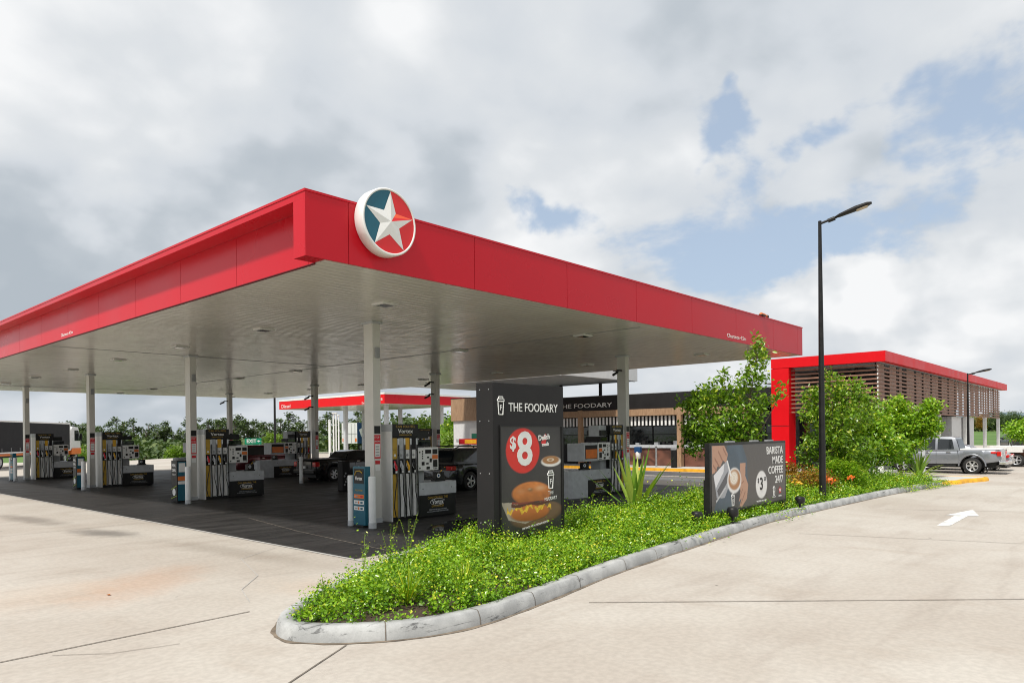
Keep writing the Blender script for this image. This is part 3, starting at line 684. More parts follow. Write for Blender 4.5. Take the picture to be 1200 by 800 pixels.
# squeegee buckets on the cabinets
def bucket(x, y, z, label, first=[None]):
    t = thing('squeegee_bucket', label, 'bucket', (x, y, z), random.uniform(-.4, .4), 'squeegee buckets on the pump cabinets')
    b = MB(); b.prism([(-.16, -.12), (.16, -.12), (.16, .12), (-.16, .12)], 'z', 0, .05, 'black'); b.prism([(-.13, -.1), (.13, -.1), (.15, .1), (-.11, .1)], 'z', .05, .24, 'black'); b.build('tub', t, bevel=.01)
    b = MB(); b.cyl((-.06, -.106, .15), (-.06, -.112, .15), .055, 'paper', n=16); b.cyl((-.06, -.1125, .15), (-.06, -.115, .15), .03, 'blue', n=12); b.build('round_sticker', t)
    b = MB(); b.cyl((.02, 0, .2), (.20, -.02, .36), .012, 'yellow', n=8); b.box((.12, -.06, .30), (.22, .02, .35), 'black'); b.build('squeegee', t)
for k, yy in enumerate(CT):
    bucket(6.75, yy-.12, .915, 'black squeegee tub on the pump by '+where_front[k]); bucket(13.4, yy-.05, .915, 'black squeegee tub on the pump by '+where_back[k])
# bollards: galvanised foot, pale tube
def bollard(x, y, label, h=1.2):
    t = thing('bollard', label, 'bollard', (x, y, .004), 0, 'white bollards guarding the pump islands')
    b = MB(); b.lathe([(.0, h), (.07, h), (.082, h-.015), (.085, h-.04), (.085, .13)], 'postwhite', n=20); b.build('tube', t)
    b = MB(); b.lathe([(.09, .13), (.092, .12), (.092, 0)], 'midgrey', n=20); b.lathe([(.0, .131), (.09, .13)], 'midgrey', n=20); b.build('foot', t)
for k in (0, 3):
    bollard(3.98, CT[k]-.93, 'white bollard on the right of the info panel at '+where_front[k]); bollard(3.98, CT[k]-.11, 'white bollard on the left of the info panel at '+where_front[k])
for k in (1, 2): bollard(4.0, CT[k]-1.33, 'white bollard right of the promotional stand at '+where_front[k])
for k in (1, 2): bollard(16.6, CT[k]-.5, 'white bollard behind '+where_back[k])
bollard(11.6, 19.2, 'white bollard between the pumps near the back of the black ute')
# teal info panel between the first bollards (and the last ones)
def infopanel(x, y, label):
    t = thing('info_panel', label, 'sign', (x, y, .004), 0, 'teal info panels')
    b = MB(); b.box((-.08, -.235, .05), (.08, .235, 1.42), 'teal'); b.box((-.11, -.2, 0), (.11, .2, .05), 'black'); b.build('board', t, bevel=.008)
    b = MB(); b.box((-.086, -.19, 1.02), (-.0805, .19, 1.37), 'black'); ps = b.build('poster', t)
    b = MB(); b.tube([(-.09, -.14, 1.27), (-.092, -.05, 1.32), (-.092, .08, 1.31), (-.09, .15, 1.22)], .014, 'gold', 6); b.build('swoosh', ps)
    text('Vortex', .12, 'paper', (-.088, 0, 1.14), (0, -1, 0), (0, 0, 1), ps, width=.28, bold=.003)
    text('FUEL FINDER', .05, 'gold', (-.0815, 0, .86), (0, -1, 0), (0, 0, 1), t, width=.28)
    for z, c in ((.72, 'orange'), (.58, 'paper'), (.44, 'paper')):
        b = MB(); b.box((-.086, -.19, z-.045), (-.0805, .19, z+.045), c); b.box((-.089, -.02, z-.03), (-.0862, .03, z+.03), 'orange'); b.box((-.089, -.15, z-.025), (-.0862, -.06, z+.02), 'redprint' if c == 'orange' else 'teal'); b.box((-.089, .05, z-.015), (-.0862, .16, z+.015), 'grey'); b.build('notice', t)
infopanel(4.0, CT[0]-.5, 'teal info panel standing between the two nearest white bollards')
infopanel(4.0, CT[3]-.5, 'narrow teal panel between the bollards farthest left')
def aboard(x, y, label):
    t = thing('promo_stand', label, 'sign', (x, y, .004), 0, 'black and teal promotional stands by the columns')
    b = MB(); b.box((-.16, -.22, .04), (.16, .22, 1.38), 'black'); b.box((-.12, -.18, 0), (.12, .18, .04), 'black'); b.build('box', t, bevel=.008)
    b = MB(); b.box((-.13, -.226, .06), (.14, -.2205, 1.34), 'teal'); b.build('side_poster', t)
    b = MB(); b.box((-.10, -.230, 1.0), (.11, -.2265, 1.30), 'paper'); b.box((-.13, -.230, .72), (.14, -.2265, .86), 'orange'); b.box((-.13, -.230, .60), (.14, -.2265, .70), 'paper'); b.build('notice', t)
    text('MEAL', .13, 'paper', (-.164, 0, 1.22), (0, -1, 0), (0, 0, 1), t, width=.3, bold=.004); text('DEAL', .13, 'paper', (-.164, 0, 1.06), (0, -1, 0), (0, 0, 1), t, width=.3, bold=.004); text('TODAY', .08, 'paper', (-.164, 0, .92), (0, -1, 0), (0, 0, 1), t, width=.3)
    b = MB(); b.tube([(-.165, -.19, .55), (-.166, .19, .42)], .014, 'leaflab', 5); b.tube([(-.165, -.19, .22), (-.166, .19, .12)], .014, 'leaflab', 5); b.cyl((-.162, .0, .34), (-.168, .0, .34), .12, 'paper', n=20); b.build('graphic', t)
M['leaflab'] = surf('lime_print', (.42, .55, .04), .4)
aboard(4.1, CT[1]-.42, 'black promotional stand with a teal side at the second front column')
aboard(4.1, CT[2]-.42, 'black promotional stand with a teal side at the third front column')
# dark patterned bin beside the ute (seen between the ute and the first island)
t = thing('forecourt_bin', 'tall dark patterned bin standing left of the nearest white bollard', 'bin', (10.1, 13.7, .004))
b = MB(); b.box((-.17, -.17, 0), (.17, .17, 1.15), 'charcoal'); b.build('body', t, bevel=.02)
b = MB(); b.box((-.12, -.176, .85), (.12, -.171, 1.0), 'black'); b.build('slot', t)
b = MB()
for q in range(5): b.cyl((-.08+.05*(q % 3), -.171, .25+.11*q), (-.08+.05*(q % 3), -.175, .25+.11*q), .04, 'grey', n=10)
b.build('sticker', t)

# ------------------------------------------------------------------ totem sign
def A2(v): return np.asarray(v, float)
def mixc(c, m, col): return c*(1-m[..., None]) + A2(col)*m[..., None]
def sm(d, e=.004): return np.clip(.5 - d/e/2, 0, 1)
def ell(x, y, cx, cy, rx, ry, rot=0):
    dx, dy = x-cx, y-cy; c, s = math.cos(rot), math.sin(rot); X, Y = dx*c+dy*s, -dx*s+dy*c
    return (np.sqrt((X/rx)**2+(Y/ry)**2)-1)*min(rx, ry)
def pol(x, y, P):
    ins_ = np.zeros(x.shape, bool); n = len(P)
    for i in range(n):
        (x0, y0), (x1, y1) = P[i], P[(i+1) % n]
        c = ((y0 > y) != (y1 > y)) & (x < (x1-x0)*(y-y0)/((y1-y0) if y1 != y0 else 1e-9)+x0); ins_ ^= c
    return ins_.astype(float)
def vn(x, y, s, seed=0):
    r = np.random.default_rng(seed); o = np.zeros(x.shape); a = 1
    for k in range(4):
        for q in range(3):
            th = r.random()*6.28; ph = r.random()*6.28; o += a*np.sin((x*math.cos(th)+y*math.sin(th))*s*(2**k)*(1+.3*q)+ph+np.sin(x*s*1.3+y*s*.7+ph))
        a *= .55
    return o/5
def poster1(x, y):     # 2.0 wide x 2.13 high
    c = np.ones(x.shape+(3,))*A2((.036, .034, .033)); c = c*(1+.35*vn(x, y, 3, 3)[..., None])
    y_keep = y; y = .42+(y-.27)*1.44
    # wooden board and paper under the bagel
    d = ell(x, y, 1.15, .58, .86, .34, .10); c = mixc(c, sm(d, .02)*(y < .9), (.13, .075, .04)); c = mixc(c, sm(ell(x, y, 1.15, .62, .80, .30, .10), .02), (.17, .10, .055))
    c = mixc(c, pol(x, y, [(.0, 1.02), (.55, .98), (1.5, .72), (1.35, .52), (.75, .36), (.22, .52)]), (.42, .36, .29))
    n = vn(x, y, 9, 1)
    bot = ell(x, y, .92, .66, .63, .24); t = mixc(c, sm(bot, .02), (.56, .17, .035)); 
    sh = np.clip((y-.45)/.35, 0, 1); t = t*(.0+1) ; c = np.where((bot < .02)[..., None], t*(.6+.5*sh[..., None]), c)
    # filling
    wav = .83+.06*np.sin(x*16)+.045*np.sin(x*41+1); lo = .73+.07*np.sin(x*13+2)+.04*np.sin(x*37)
    f = ((y < wav) & (y > lo) & (np.abs(x-.90) < .72)).astype(float); c = mixc(c, f, (.80, .50, .04)); c = c*(1+(.5*vn(x, y, 30, 8)*f)[..., None])
    c = mixc(c, ((np.abs(y-.90-.03*np.sin(x*9)) < .045) & (np.abs(x-.94) < .63)).astype(float), (.10, .028, .014))
    c = mixc(c, ((np.abs(y-.965-.02*np.sin(x*7)) < .03) & (np.abs(x-.95) < .62)).astype(float), (.24, .05, .03))
    top = ell(x, y, .98, 1.20, .64, .33, -.05); m = sm(top, .02)*(y > .965)
    bun = np.ones(c.shape)*A2((.62, .20, .04)); shd = np.clip(.62+1.5*(1.44-y)*0+.9*(y-.98), 0, 1.5); bun = bun*shd[..., None]*(1+.22*n[..., None])
    hi = np.exp(-((x-1.25)/.16)**2-((y-1.33)/.07)**2); bun = mixc(bun, np.clip(hi*.8, 0, 1), (.72, .42, .22))
    hi = np.exp(-((x-.62)/.13)**2-((y-1.28)/.07)**2); bun = mixc(bun, np.clip(hi*.45, 0, 1), (.66, .32, .14))
    ho = np.exp(-((x-.93)/.10)**2-((y-1.30)/.055)**2); bun = mixc(bun, np.clip(ho*1.1, 0, 1), (.30, .14, .05)); ho = np.exp(-((x-.9)/.05)**2-((y-1.33)/.02)**2); bun = mixc(bun, np.clip(ho, 0, 1), (.55, .36, .18))
    c = mixc(c, m, (0, 0, 0)) + bun*m[..., None]
    y = y_keep
    # red price disc
    c = mixc(c, sm(ell(x, y, .70, 1.66, .54, .44), .012), (.66, .022, .012))
    # coffee
    c = mixc(c, sm(ell(x, y, 1.64, 1.42, .34, .105), .01), (.78, .76, .73)); c = mixc(c, sm(ell(x, y, 1.63, 1.45, .30, .085), .01), (.36, .17, .06))
    la = ell(x, y, 1.62, 1.455, .20, .05); c = mixc(c, ((np.sin(la*190) > .1) & (la < .0)).astype(float)*.9, (.72, .60, .45))
    # small red diamond behind the handwriting
    c = mixc(c, pol(x, y, [(1.36, 1.93), (1.46, 1.99), (1.50, 1.92), (1.46, 1.80), (1.40, 1.74), (1.30, 1.80)]), (.62, .02, .02))
    return c
def poster2(x, y):     # 4.1 wide x 1.45 high
    c = np.ones(x.shape+(3,))*A2((.085, .078, .075)); c = c*(1+.12*vn(x, y, 1.4, 5)[..., None])
    shirt = pol(x, y, [(.78, 1.45), (1.55, 1.45), (1.80, 1.1), (1.85, .35), (1.2, .0), (.1, .0), (.35, .5), (.6, .9)]); c = mixc(c, shirt, (.060, .092, .125)); c = c*(1+.25*vn(x, y, 4, 9)[..., None]*shirt[..., None])
    skin = (.48, .27, .18); skd = (.30, .14, .09)
    # upper hand holding the jug
    c = mixc(c, pol(x, y, [(0.05, 1.45), (.62, 1.45), (.80, 1.25), (.72, 1.05), (.55, 1.12), (.42, .98), (.30, 1.0), (.16, .86), (.03, .84)]), skin)
    for (x0, y0, x1, y1) in [(.15, 1.18, .38, .98), (.33, 1.32, .55, 1.10), (.55, 1.40, .74, 1.22), (.08, 1.02, .25, .90)]:
        d = np.abs((x-x0)*(y1-y0)-(y-y0)*(x1-x0))/math.hypot(x1-x0, y1-y0); m = (d < .022) & (x > min(x0, x1)) & (x < max(x0, x1)); c = mixc(c, m.astype(float), skd)
    # jug
    J = [(.10, .80), (.78, 1.12), (.92, .62), (.62, .28), (.24, .30)]; c = mixc(c, pol(x, y, J), (.36, .37, .40)); c = mixc(c, pol(x, y, [(.10, .80), (.62, 1.05), (.58, .86), (.20, .52)]), (.74, .74, .76)); c = mixc(c, pol(x, y, [(.26, .46), (.78, .86), (.82, .66), (.34, .32)]), (.09, .09, .10))
    c = mixc(c, pol(x, y, [(.20, .24), (.66, .52), (.69, .49), (.22, .20)]), (.55, .55, .56))
    # forearm + hand around the cup
    c = mixc(c, pol(x, y, [(1.42, 1.02), (1.72, 1.02), (1.70, .72), (1.86, .50), (1.78, .18), (1.52, .02), (1.38, .03), (1.50, .22), (1.24, .08), (1.16, .12), (1.42, .42), (1.44, .62)]), skin)
    for (x0, y0, x1, y1) in [(1.28, .14, 1.56, .42), (1.46, .08, 1.70, .36), (1.50, .55, 1.62, .60)]:
        d = np.abs((x-x0)*(y1-y0)-(y-y0)*(x1-x0))/math.hypot(x1-x0, y1-y0); m = (d < .016) & (x > min(x0, x1)) & (x < max(x0, x1)); c = mixc(c, m.astype(float), skd)
    # cup
    c = mixc(c, pol(x, y, [(.90, .40), (1.44, .40), (1.30, -.0), (1.02, -.0)]), (.05, .05, .055))
    c = mixc(c, sm(ell(x, y, 1.12, .64, .36, .29), .02), (.80, .79, .77)); c = mixc(c, sm(ell(x, y, 1.13, .66, .31, .235), .02), (.42, .20, .08))
    la = ell(x, y, 1.10, .70, .20, .15); c = mixc(c, sm(la, .03), (.80, .74, .64)); c = mixc(c, ((np.abs(np.sin(la*55)) < .25) & (la < 0)).astype(float), (.60, .42, .26))
    c = mixc(c, pol(x, y, [(.74, 1.1), (.80, 1.1), (.98, .74), (.92, .74)]), (.85, .84, .82))
    c = mixc(c, sm(ell(x, y, 2.62, .46, .33, .33), .02), (.80, .79, .78))
    return c
def cupicon(parent, x, y, z, h, m='paper', name='cup_emblem', t=.003):
    """outlined takeaway cup with an F, on a plane facing -y; (x,y,z) = bottom centre"""
    w = h*.5; b = MB(); k = h*.055
    def seg(p, q): b.tube([(x+p[0], y, z+p[1]), (x+q[0], y, z+q[1])], k*.55, m, 6)
    P = [(-w*.33, 0), (w*.33, 0), (w*.46, h*.74), (-w*.46, h*.74)]
    for i in range(4): seg(P[i], P[(i+1) % 4])
    P = [(-w*.56, h*.76), (w*.56, h*.76), (w*.5, h*.88), (-w*.5, h*.88)]
    for i in range(4): seg(P[i], P[(i+1) % 4])
    P = [(-w*.36, h*.89), (w*.36, h*.89), (w*.32, h), (-w*.32, h)]
    for i in range(4): seg(P[i], P[(i+1) % 4])
    b.build(name, parent); text('F', h*.42, m, (x, y-.002, z+h*.38), (1, 0, 0), (0, 0, 1), parent, 'emblem_letter', bold=.002)
# totem
TX, TY = 3.92, -.916
t = thing('totem_sign', 'tall charcoal totem sign with a price poster of a filled bagel, in the planted island', 'sign', (TX, TY, .243)); t.scale = (.93, .93, .93)
b = MB(); b.box((-1.0, -.22, -.2), (1.16, .22, 3.03), 'charcoal'); bd = b.build('body', t, bevel=.006)
b = MB()
for zz in (.35, 1.3, 2.3, 2.9):
    for yy in (-.12, .12): b.cyl((-1.0, yy, zz), (-1.007, yy, zz), .012, 'silver', n=8)
b.build('rivet', t)
text('THE FOODARY', .24, 'paper', (.20, -.224, 2.56), (1, 0, 0), (0, 0, 1), t, 'lettering', width=1.52, bold=.001)
cupicon(t, -.78, -.224, 2.42, .34)
b = MB(); W0, W1, H0, H1 = -.80, 1.06, .04, 2.19
for p, q in (((W0-.03, H0-.03), (W1+.03, H0)), ((W0-.03, H1), (W1+.03, H1+.03)), ((W0-.03, H0), (W0, H1)), ((W1, H0), (W1+.03, H1))): b.box((p[0], -.245, p[1]), (q[0], -.2205, q[1]), 'black')
b.build('poster_frame', t)
ps = paint('poster', W1-W0, H1-H0, 210, 240, lambda x, y: poster1(x*2.0/(W1-W0), y*2.13/(H1-H0)), (W0, -.226, H0), (1, 0, 0), (0, 0, 1), t)
text('8', .92, 'paper', (W0+.70, -.230, H0+1.68), (1, 0, 0), (0, 0, 1), ps, 'price_digit', bold=.022, width=.46)
text('$', .34, 'paper', (W0+.35, -.230, H0+1.82), (1, 0, 0), (0, 0, 1), ps, 'price_sign', bold=.01)
o = text('Delish', .15, 'paper', (W0+1.30, -.231, H0+1.93), (1, .0, .10), (0, 0, 1), ps, 'lettering', bold=.004, width=.36); text('meals', .10, 'paper', (W0+1.34, -.231, H0+1.79), (1, 0, .08), (0, 0, 1), ps, 'lettering', bold=.003, width=.22)
cupicon(ps, W0+1.50, -.231, H0+.88, .36, 'paper'); text('THE', .10, 'paper', (W0+1.50, -.230, H0+.79), (1, 0, 0), (0, 0, 1), ps, 'lettering'); text('FOODARY', .10, 'paper', (W0+1.50, -.230, H0+.67), (1, 0, .06), (0, 0, 1), ps, 'lettering', width=.40)
text('ANY BAGEL WITH A REGULAR COFFEE', .055, 'paper', (W0+1.0, -.230, H0+.17), (1, 0, .10), (0, 0, 1), ps, 'lettering', width=.8)
# landscape billboard
t = thing('billboard', 'wide low black framed billboard of a barista pouring coffee, on black posts in the planting', 'sign', (10.28, -2.56, .1))
b = MB(); b.box((-2.12, -.06, .24), (2.12, .06, 1.80), 'black'); b.build('frame', t, bevel=.01)
b = MB(); 
for xx in (-2.0, 2.0): b.box((xx-.06, -.05, -.1), (xx+.06, .12, 1.0), 'black')
b.build('post', t)
b = MB()
for xx in (-1.0, .3, 1.2): b.box((xx-.18, -.04, 1.80), (xx+.18, .04, 1.835), 'grey')
b.build('clip', t)
ps = paint('poster', 4.1, 1.45, 330, 120, poster2, (-2.05, -.065, .295), (1, 0, 0), (0, 0, 1), t)
for k, (s_, w_) in enumerate((('BARISTA', 1.02), ('MADE', .66), ('COFFEE', .92), ('24/7', .50))):
    text(s_, .26, 'paper', (1.90-w_/2, -.069, 1.56-.245*k), (1, 0, 0), (0, 0, 1), ps, 'lettering', width=w_, bold=.003)
text('3', .42, 'black', (.56, -.069, .76), (1, 0, 0), (0, 0, 1), ps, 'price_digit', bold=.008); text('$', .16, 'black', (.38, -.069, .86), (1, 0, 0), (0, 0, 1), ps, 'price_sign'); text('50', .13, 'black', (.77, -.069, .88), (1, 0, 0), (0, 0, 1), ps, 'price_digit')
text('REGULAR SIZE ONLY', .05, 'paper', (.57, -.069, .36), (1, 0, 0), (0, 0, 1), ps, 'lettering', width=.6)
cupicon(ps, 1.32, -.069, .44, .22); text('FOODARY', .045, 'paper', (1.32, -.069, .40), (1, 0, 0), (0, 0, 1), ps, 'lettering')
b = MB(); P = [(1.70+.12*(1 if k % 2 == 0 else .5)*math.sin(k*PI/5), -.0685, .55+.11*(1 if k % 2 == 0 else .5)*math.cos(k*PI/5)) for k in range(10)]; b.add(P, [tuple(range(10))], 'redprint'); b.cyl((1.70, -.0690, .55), (1.70, -.071, .55), .04, 'paper', n=12); b.build('star_emblem', ps); text('REWARDS', .04, 'paper', (1.70, -.069, .40), (1, 0, 0), (0, 0, 1), ps, 'lettering')
cupicon(ps, -1.02, -.069, .37, .27)
def spot(x, y, label, h=.28):
    t = thing('garden_spotlight', label, 'spotlight', (x, y, .11), .5, 'black spotlights at the foot of the billboard')
    b = MB(); b.cyl((0, 0, 0), (0, 0, h*.6), .03, 'black'); b.box((-.12, -.02, 0), (.12, .02, .03), 'black'); b.build('stake', t)
    b = MB(); b.lathe([(0, h*1.15), (.10, h*1.12), (.12, h*1.0), (.125, h*.72), (.10, h*.55), (0, h*.5)], 'black', n=18); b.build('lamp_head', t)
spot(8.55, -2.95, 'black round spotlight in front of the left post of the billboard, nearest the kerb', .36); spot(7.7, -2.55, 'black spotlight left of the billboard', .32); spot(12.6, -2.9, 'black spotlight below the right end of the billboard', .30)
# ---- street lamps
def lamp(x, y, h, az, tilt, label, L=1.4, r=.075, grp=None):
    t = thing('street_lamp', label, 'street lamp', (x, y, .1), az)
    b = MB(); b.tube([(0, 0, 0), (0, 0, h*.5), (0, 0, h)], [r*1.15, r*.9, r*.55], 'black', 14); b.cyl((0, 0, 0), (0, 0, .03), .17, 'black'); b.build('pole', t)
    c, s = math.cos(tilt), math.sin(tilt); mx = Matrix.Translation((0, 0, h-.08)) @ Matrix.Rotation(-tilt, 4, 'Y')
    b = MB(); b.tube([mx @ Vector((0, 0, 0)), mx @ Vector((L*.38, 0, 0))], .035, 'black', 10); b.tube([mx @ Vector((L*.18, 0, -.01)), mx @ Vector((L*.34, 0, -.01))], .06, 'black', 10); b.build('arm', t)
    b = MB(); prof = [(.34, .06, .03), (.45, .13, .06), (.8, .18, .09), (1.05, .165, .07), (1.14, .08, .035)]; vs = []; fs = []
    for fx, w, hh in prof:
        for k in range(10):
            a = 2*PI*k/10; zz = hh*math.sin(a); zz = zz if zz > 0 else zz*.45
            vs.append(mx @ Vector((fx*L, w*math.cos(a)*L/1.4, zz*1.1)))
    for i in range(4):
        for k in range(10): fs.append((i*10+k, i*10+(k+1) % 10, (i+1)*10+(k+1) % 10, (i+1)*10+k))
    fs += [tuple(range(9, -1, -1)), tuple(range(40, 50))]; b.add(vs, fs, 'charcoal', True); hd = b.build('lamp_head', t)
    b = MB(); b.box((L*.80, -.10, -.052), (L*1.04, .10, -.034), 'lampglass', mx); b.build('lens', hd)
lamp(15.6, -2.46, 8.2, -PI/2+.25, .28, 'tall black street lamp standing in the planting behind the billboard', 1.25, .085)
lamp(45, -1.2, 5.45, -PI/2+.1, .20, 'black street lamp further back beside the slatted building', 1.1, .07)
t = thing('light_pole', 'thin dark light pole far behind the forecourt, left of the diesel canopy', 'pole', (30, 54.0, 0)); 
b = MB(); b.tube([(0, 0, 0), (0, 0, 9)], [.12, .09], 'black', 10); b.build('pole', t); b = MB(); b.box((-.8, -.1, 9), (.8, .1, 9.1), 'black'); b.build('lamp_head', t)
t = thing('square_post', 'pale grey square post beside the silver ute', 'post', (31.2, -1.75, .12)); b = MB(); b.box((-.06, -.06, 0), (.06, .06, 3.0), 'midgrey'); b.build('post', t, bevel=.01); b = MB(); b.box((-.075, -.075, 2.95), (.075, .075, 3.02), 'white'); b.build('cap', t)

# ------------------------------------------------------------------ shop front (plane x = 31)
sh = thing('shop', 'low shop with charcoal band, timber beam, striped valance and dark serving windows', 'building', (31, 16, 0))
def cs_(mb, name, par=None, **k):
    o = mb.build(name, None, **k); o.parent = par or sh
    if par is None or par is sh: o.location = (-31, -16, 0)
    return o
def ctext(*a, **k): pass
SX = 31.0
b = MB(); b.box((28.75, 4.4, .0), (29.05, 36, .155), 'kerbyellow'); tag(b.build('yellow_kerb'), kind='structure')
b = MB(); b.box((29.052, 4.4, .0), (33, 36, .15), 'palegrey'); b.box((29.052, -.2, .0), (33, 4.399, .15), 'palegrey'); b.box((33.001, 1.2, .0), (68, 12, .15), 'palegrey'); tag(b.build('pavement'), kind='structure')
b = MB(); b.box((28.75, -.2, .0), (29.05, 4.398, .155), 'kerbyellow'); tag(b.build('yellow_kerb'), kind='structure')
b = MB(); b.box((SX, 5.31, 3.55), (SX+.25, 26.8, 4.47), 'charcoal'); cs_(b, 'fascia')
b = MB(); b.box((SX+.05, 5.31, 4.471), (SX+.3, 26.8, 4.50), 'midgrey'); cs_(b, 'parapet_cap')
b = MB(); b.box((SX+1.6, 5.4, .15), (46, 29.5, 4.3), 'charcoal'); cs_(b, 'shop_body')
b = MB(); b.box((SX-.15, 6.6, 3.15), (SX+.10, 26.8, 3.549), 'timber'); cs_(b, 'beam')
for yy in (6.7, 10.65, 17.75, 24.8): b = MB(); b.box((SX-.18, yy-.13, .15), (SX-.155+.3, yy+.13, 3.60), 'timber'); cs_(b, 'timber_post')
b = MB(); b.box((SX+.10, 5.31, 2.52), (SX+.13, 26.7, 3.149), 'black'); cs_(b, 'valance_backing')
b = MB(); y = 6.9
while y < 26.5: b.box((SX+.06, y, 2.56), (SX+.098, y+.12, 3.12), 'paper'); y += .26
cs_(b, 'valance')
# glass line with mullions
b = MB(); b.box((SX+.9, 5.4, 1.42), (SX+.93, 26.7, 2.9), 'glass'); cs_(b, 'glazing')
b = MB()
for yy in np.arange(6.0, 26.7, 1.75): b.box((SX+.86, yy-.03, .2), (SX+.899, yy+.03, 3.1), 'black')
b.box((SX+.86, 5.4, 2.0), (SX+.898, 26.7, 2.04), 'black'); cs_(b, 'mullion')
b = MB(); b.box((SX+.25, 5.4, 1.22), (SX+.85, 17.4, 1.40), 'midgrey'); cs_(b, 'counter_top'); b = MB(); b.box((SX+.35, 5.4, .15), (SX+.84, 17.4, 1.219), 'tiles'); cs_(b, 'counter_front')
b = MB(); b.box((SX+.5, 17.42, .15), (SX+.8, 26.7, 1.4), 'black'); cs_(b, 'lower_wall')
b = MB(); b.box((SX+.26, 5.32, 4.0), (SX+1.6, 26.8, 4.1), 'black'); b.box((SX+.14, 5.32, 3.16), (SX+1.55, 26.7, 3.20), 'black'); cs_(b, 'ceiling')
# dim things on the counter and behind glass
b = MB(); r_ = random.Random(4)
for k in range(26): yy = 5.8+k*.44; hh = r_.uniform(.08, .35); b.box((SX+.45, yy, 1.401), (SX+.65, yy+r_.uniform(.12, .3), 1.40+hh), r_.choice(['grey', 'midgrey', 'charcoal', 'black', 'silver']))
cs_(b, 'counter_items')
tx = text('THE FOODARY', .40, 'paper', (SX-.01-31, 17.50-16, 3.88), (0, -1, 0), (0, 0, 1), sh, 'shop_lettering', width=4.3, depth=.03)
# timber clad box and white wall on the left
b = MB(); b.box((SX-.35, 26.81, 3.15), (SX+.3, 29.6, 4.8), 'timber'); cs_(b, 'timber_cladding')
b = MB(); b.box((SX-.37, 26.80, 4.801), (SX+.3, 29.62, 4.85), 'black'); cs_(b, 'cladding_cap')
b = MB(); b.box((SX-.2, 26.81, .15), (SX+1.5, 29.5, 3.149), 'wallwhite'); cs_(b, 'white_wall')
b = MB(); b.box((SX-.23, 26.95, 1.3), (SX-.201, 27.75, 2.6), 'paper'); b.box((SX-.235, 27.0, 1.4), (SX-.2302, 27.55, 2.2), 'green'); b.cyl((SX-.236, 27.3, 1.62), (SX-.2375, 27.3, 1.62), .14, 'black', n=14); cs_(b, 'wall_poster')
b = MB(); b.box((SX-.23, 28.9, 1.6), (SX-.201, 29.2, 1.8), 'grey'); cs_(b, 'meter_plate')
# roof plant
t = thing('roof_vent', 'small flat-topped vent on the shop roof', 'vent', (33, 5.9, 4.3)); b = MB(); b.cyl((0, 0, 0), (0, 0, .45), .2, 'black'); b.build('stack', t); b = MB(); b.box((-.4, -.5, .45), (.4, .5, .52), 'midgrey'); b.build('cap', t)
for k, yy in enumerate((12.2, 14.1, 16.0, 19.6)):
    t = thing('steel_bollard', ['thin grey bollard in front of the tiled counter, rightmost', 'thin grey bollard in front of the tiled counter, second from right', 'thin grey bollard in front of the tiled counter, behind the pump', 'thin grey bollard before the shop, left of the timber post'][k], 'bollard', (29.9, yy-.6, .15), 0, 'thin bollards before the shop')
    b = MB(); b.cyl((0, 0, 0), (0, 0, 1.15), .055, 'silver', n=12); b.build('tube', t); b = MB(); b.cyl((0, 0, 1.15), (0, 0, 1.19), .06, 'black', n=12); b.build('cap', t)
t = thing('display_rack', 'small blue and white object in front of the tiled counter', 'rack', (29.8, 12.75, .15)); b = MB(); b.box((-.1, -.16, 0), (.1, .16, .45), 'charcoal'); b.build('base', t); b = MB(); b.lathe([(0, .98), (.10, .95), (.15, .8), (.13, .45), (0, .44)], 'paper', n=12); b.build('bottle', t); b = MB(); b.box((-.12, -.2, .82), (.12, .2, 1.16), 'blue'); b.build('blue_top', t, bevel=.03)
t = thing('litter_bin', 'dark bin with stickers before the shop windows left of the timber post', 'bin', (29.7, 20.2, .15)); b = MB(); b.cyl((0, 0, 0), (0, 0, 1.0), .28, 'charcoal'); b.build('body', t); b = MB(); b.cyl((0, 0, 1.0), (0, 0, 1.08), .3, 'grey'); b.build('lid', t)
t = thing('litter_bin', 'round black bin at the foot of the timber post beside the tree', 'bin', (29.7, 10.35, .15)); b = MB(); b.cyl((0, 0, 0), (0, 0, 1.0), .17, 'black'); b.build('body', t); b = MB(); b.cyl((0, 0, 1.0), (0, 0, 1.1), .19, 'silver'); b.build('lid', t)
# link canopy between forecourt and shop
lk = thing('link_canopy', 'thin white covered way roof on dark posts above the shop roof', 'canopy', (26.5, 19, 0))
def cl_(mb, name): o = mb.build(name, None); o.parent = lk; o.location = (-26.5, -19, 0); return o
b = MB(); b.box((25.3, 14.75, 5.40), (33.0, 14.85, 6.2), 'white'); b.box((32.9, 14.86, 5.40), (33.0, 28, 6.2), 'white'); b.box((25.3, 14.86, 5.40), (25.4, 28, 6.2), 'white'); cl_(b, 'edge_trim')
b = MB(); b.box((25.41, 14.86, 5.405), (32.89, 28, 5.48), 'midgrey'); b.box((25.41, 14.86, 5.9), (32.89, 28, 5.96), 'white'); cl_(b, 'roof')
b = MB(); b.box((25.3, 14.855, 5.37), (32.9, 14.93, 5.399), 'grey'); cl_(b, 'gutter')
for xx, yy in ((32.7, 17.4), (32.2, 20.3), (32.2, 21.9), (32.7, 27)): b = MB(); b.box((xx-.08, yy-.08, 4.3), (xx+.08, yy+.08, 5.40), 'charcoal'); cl_(b, 'post')
cb = None
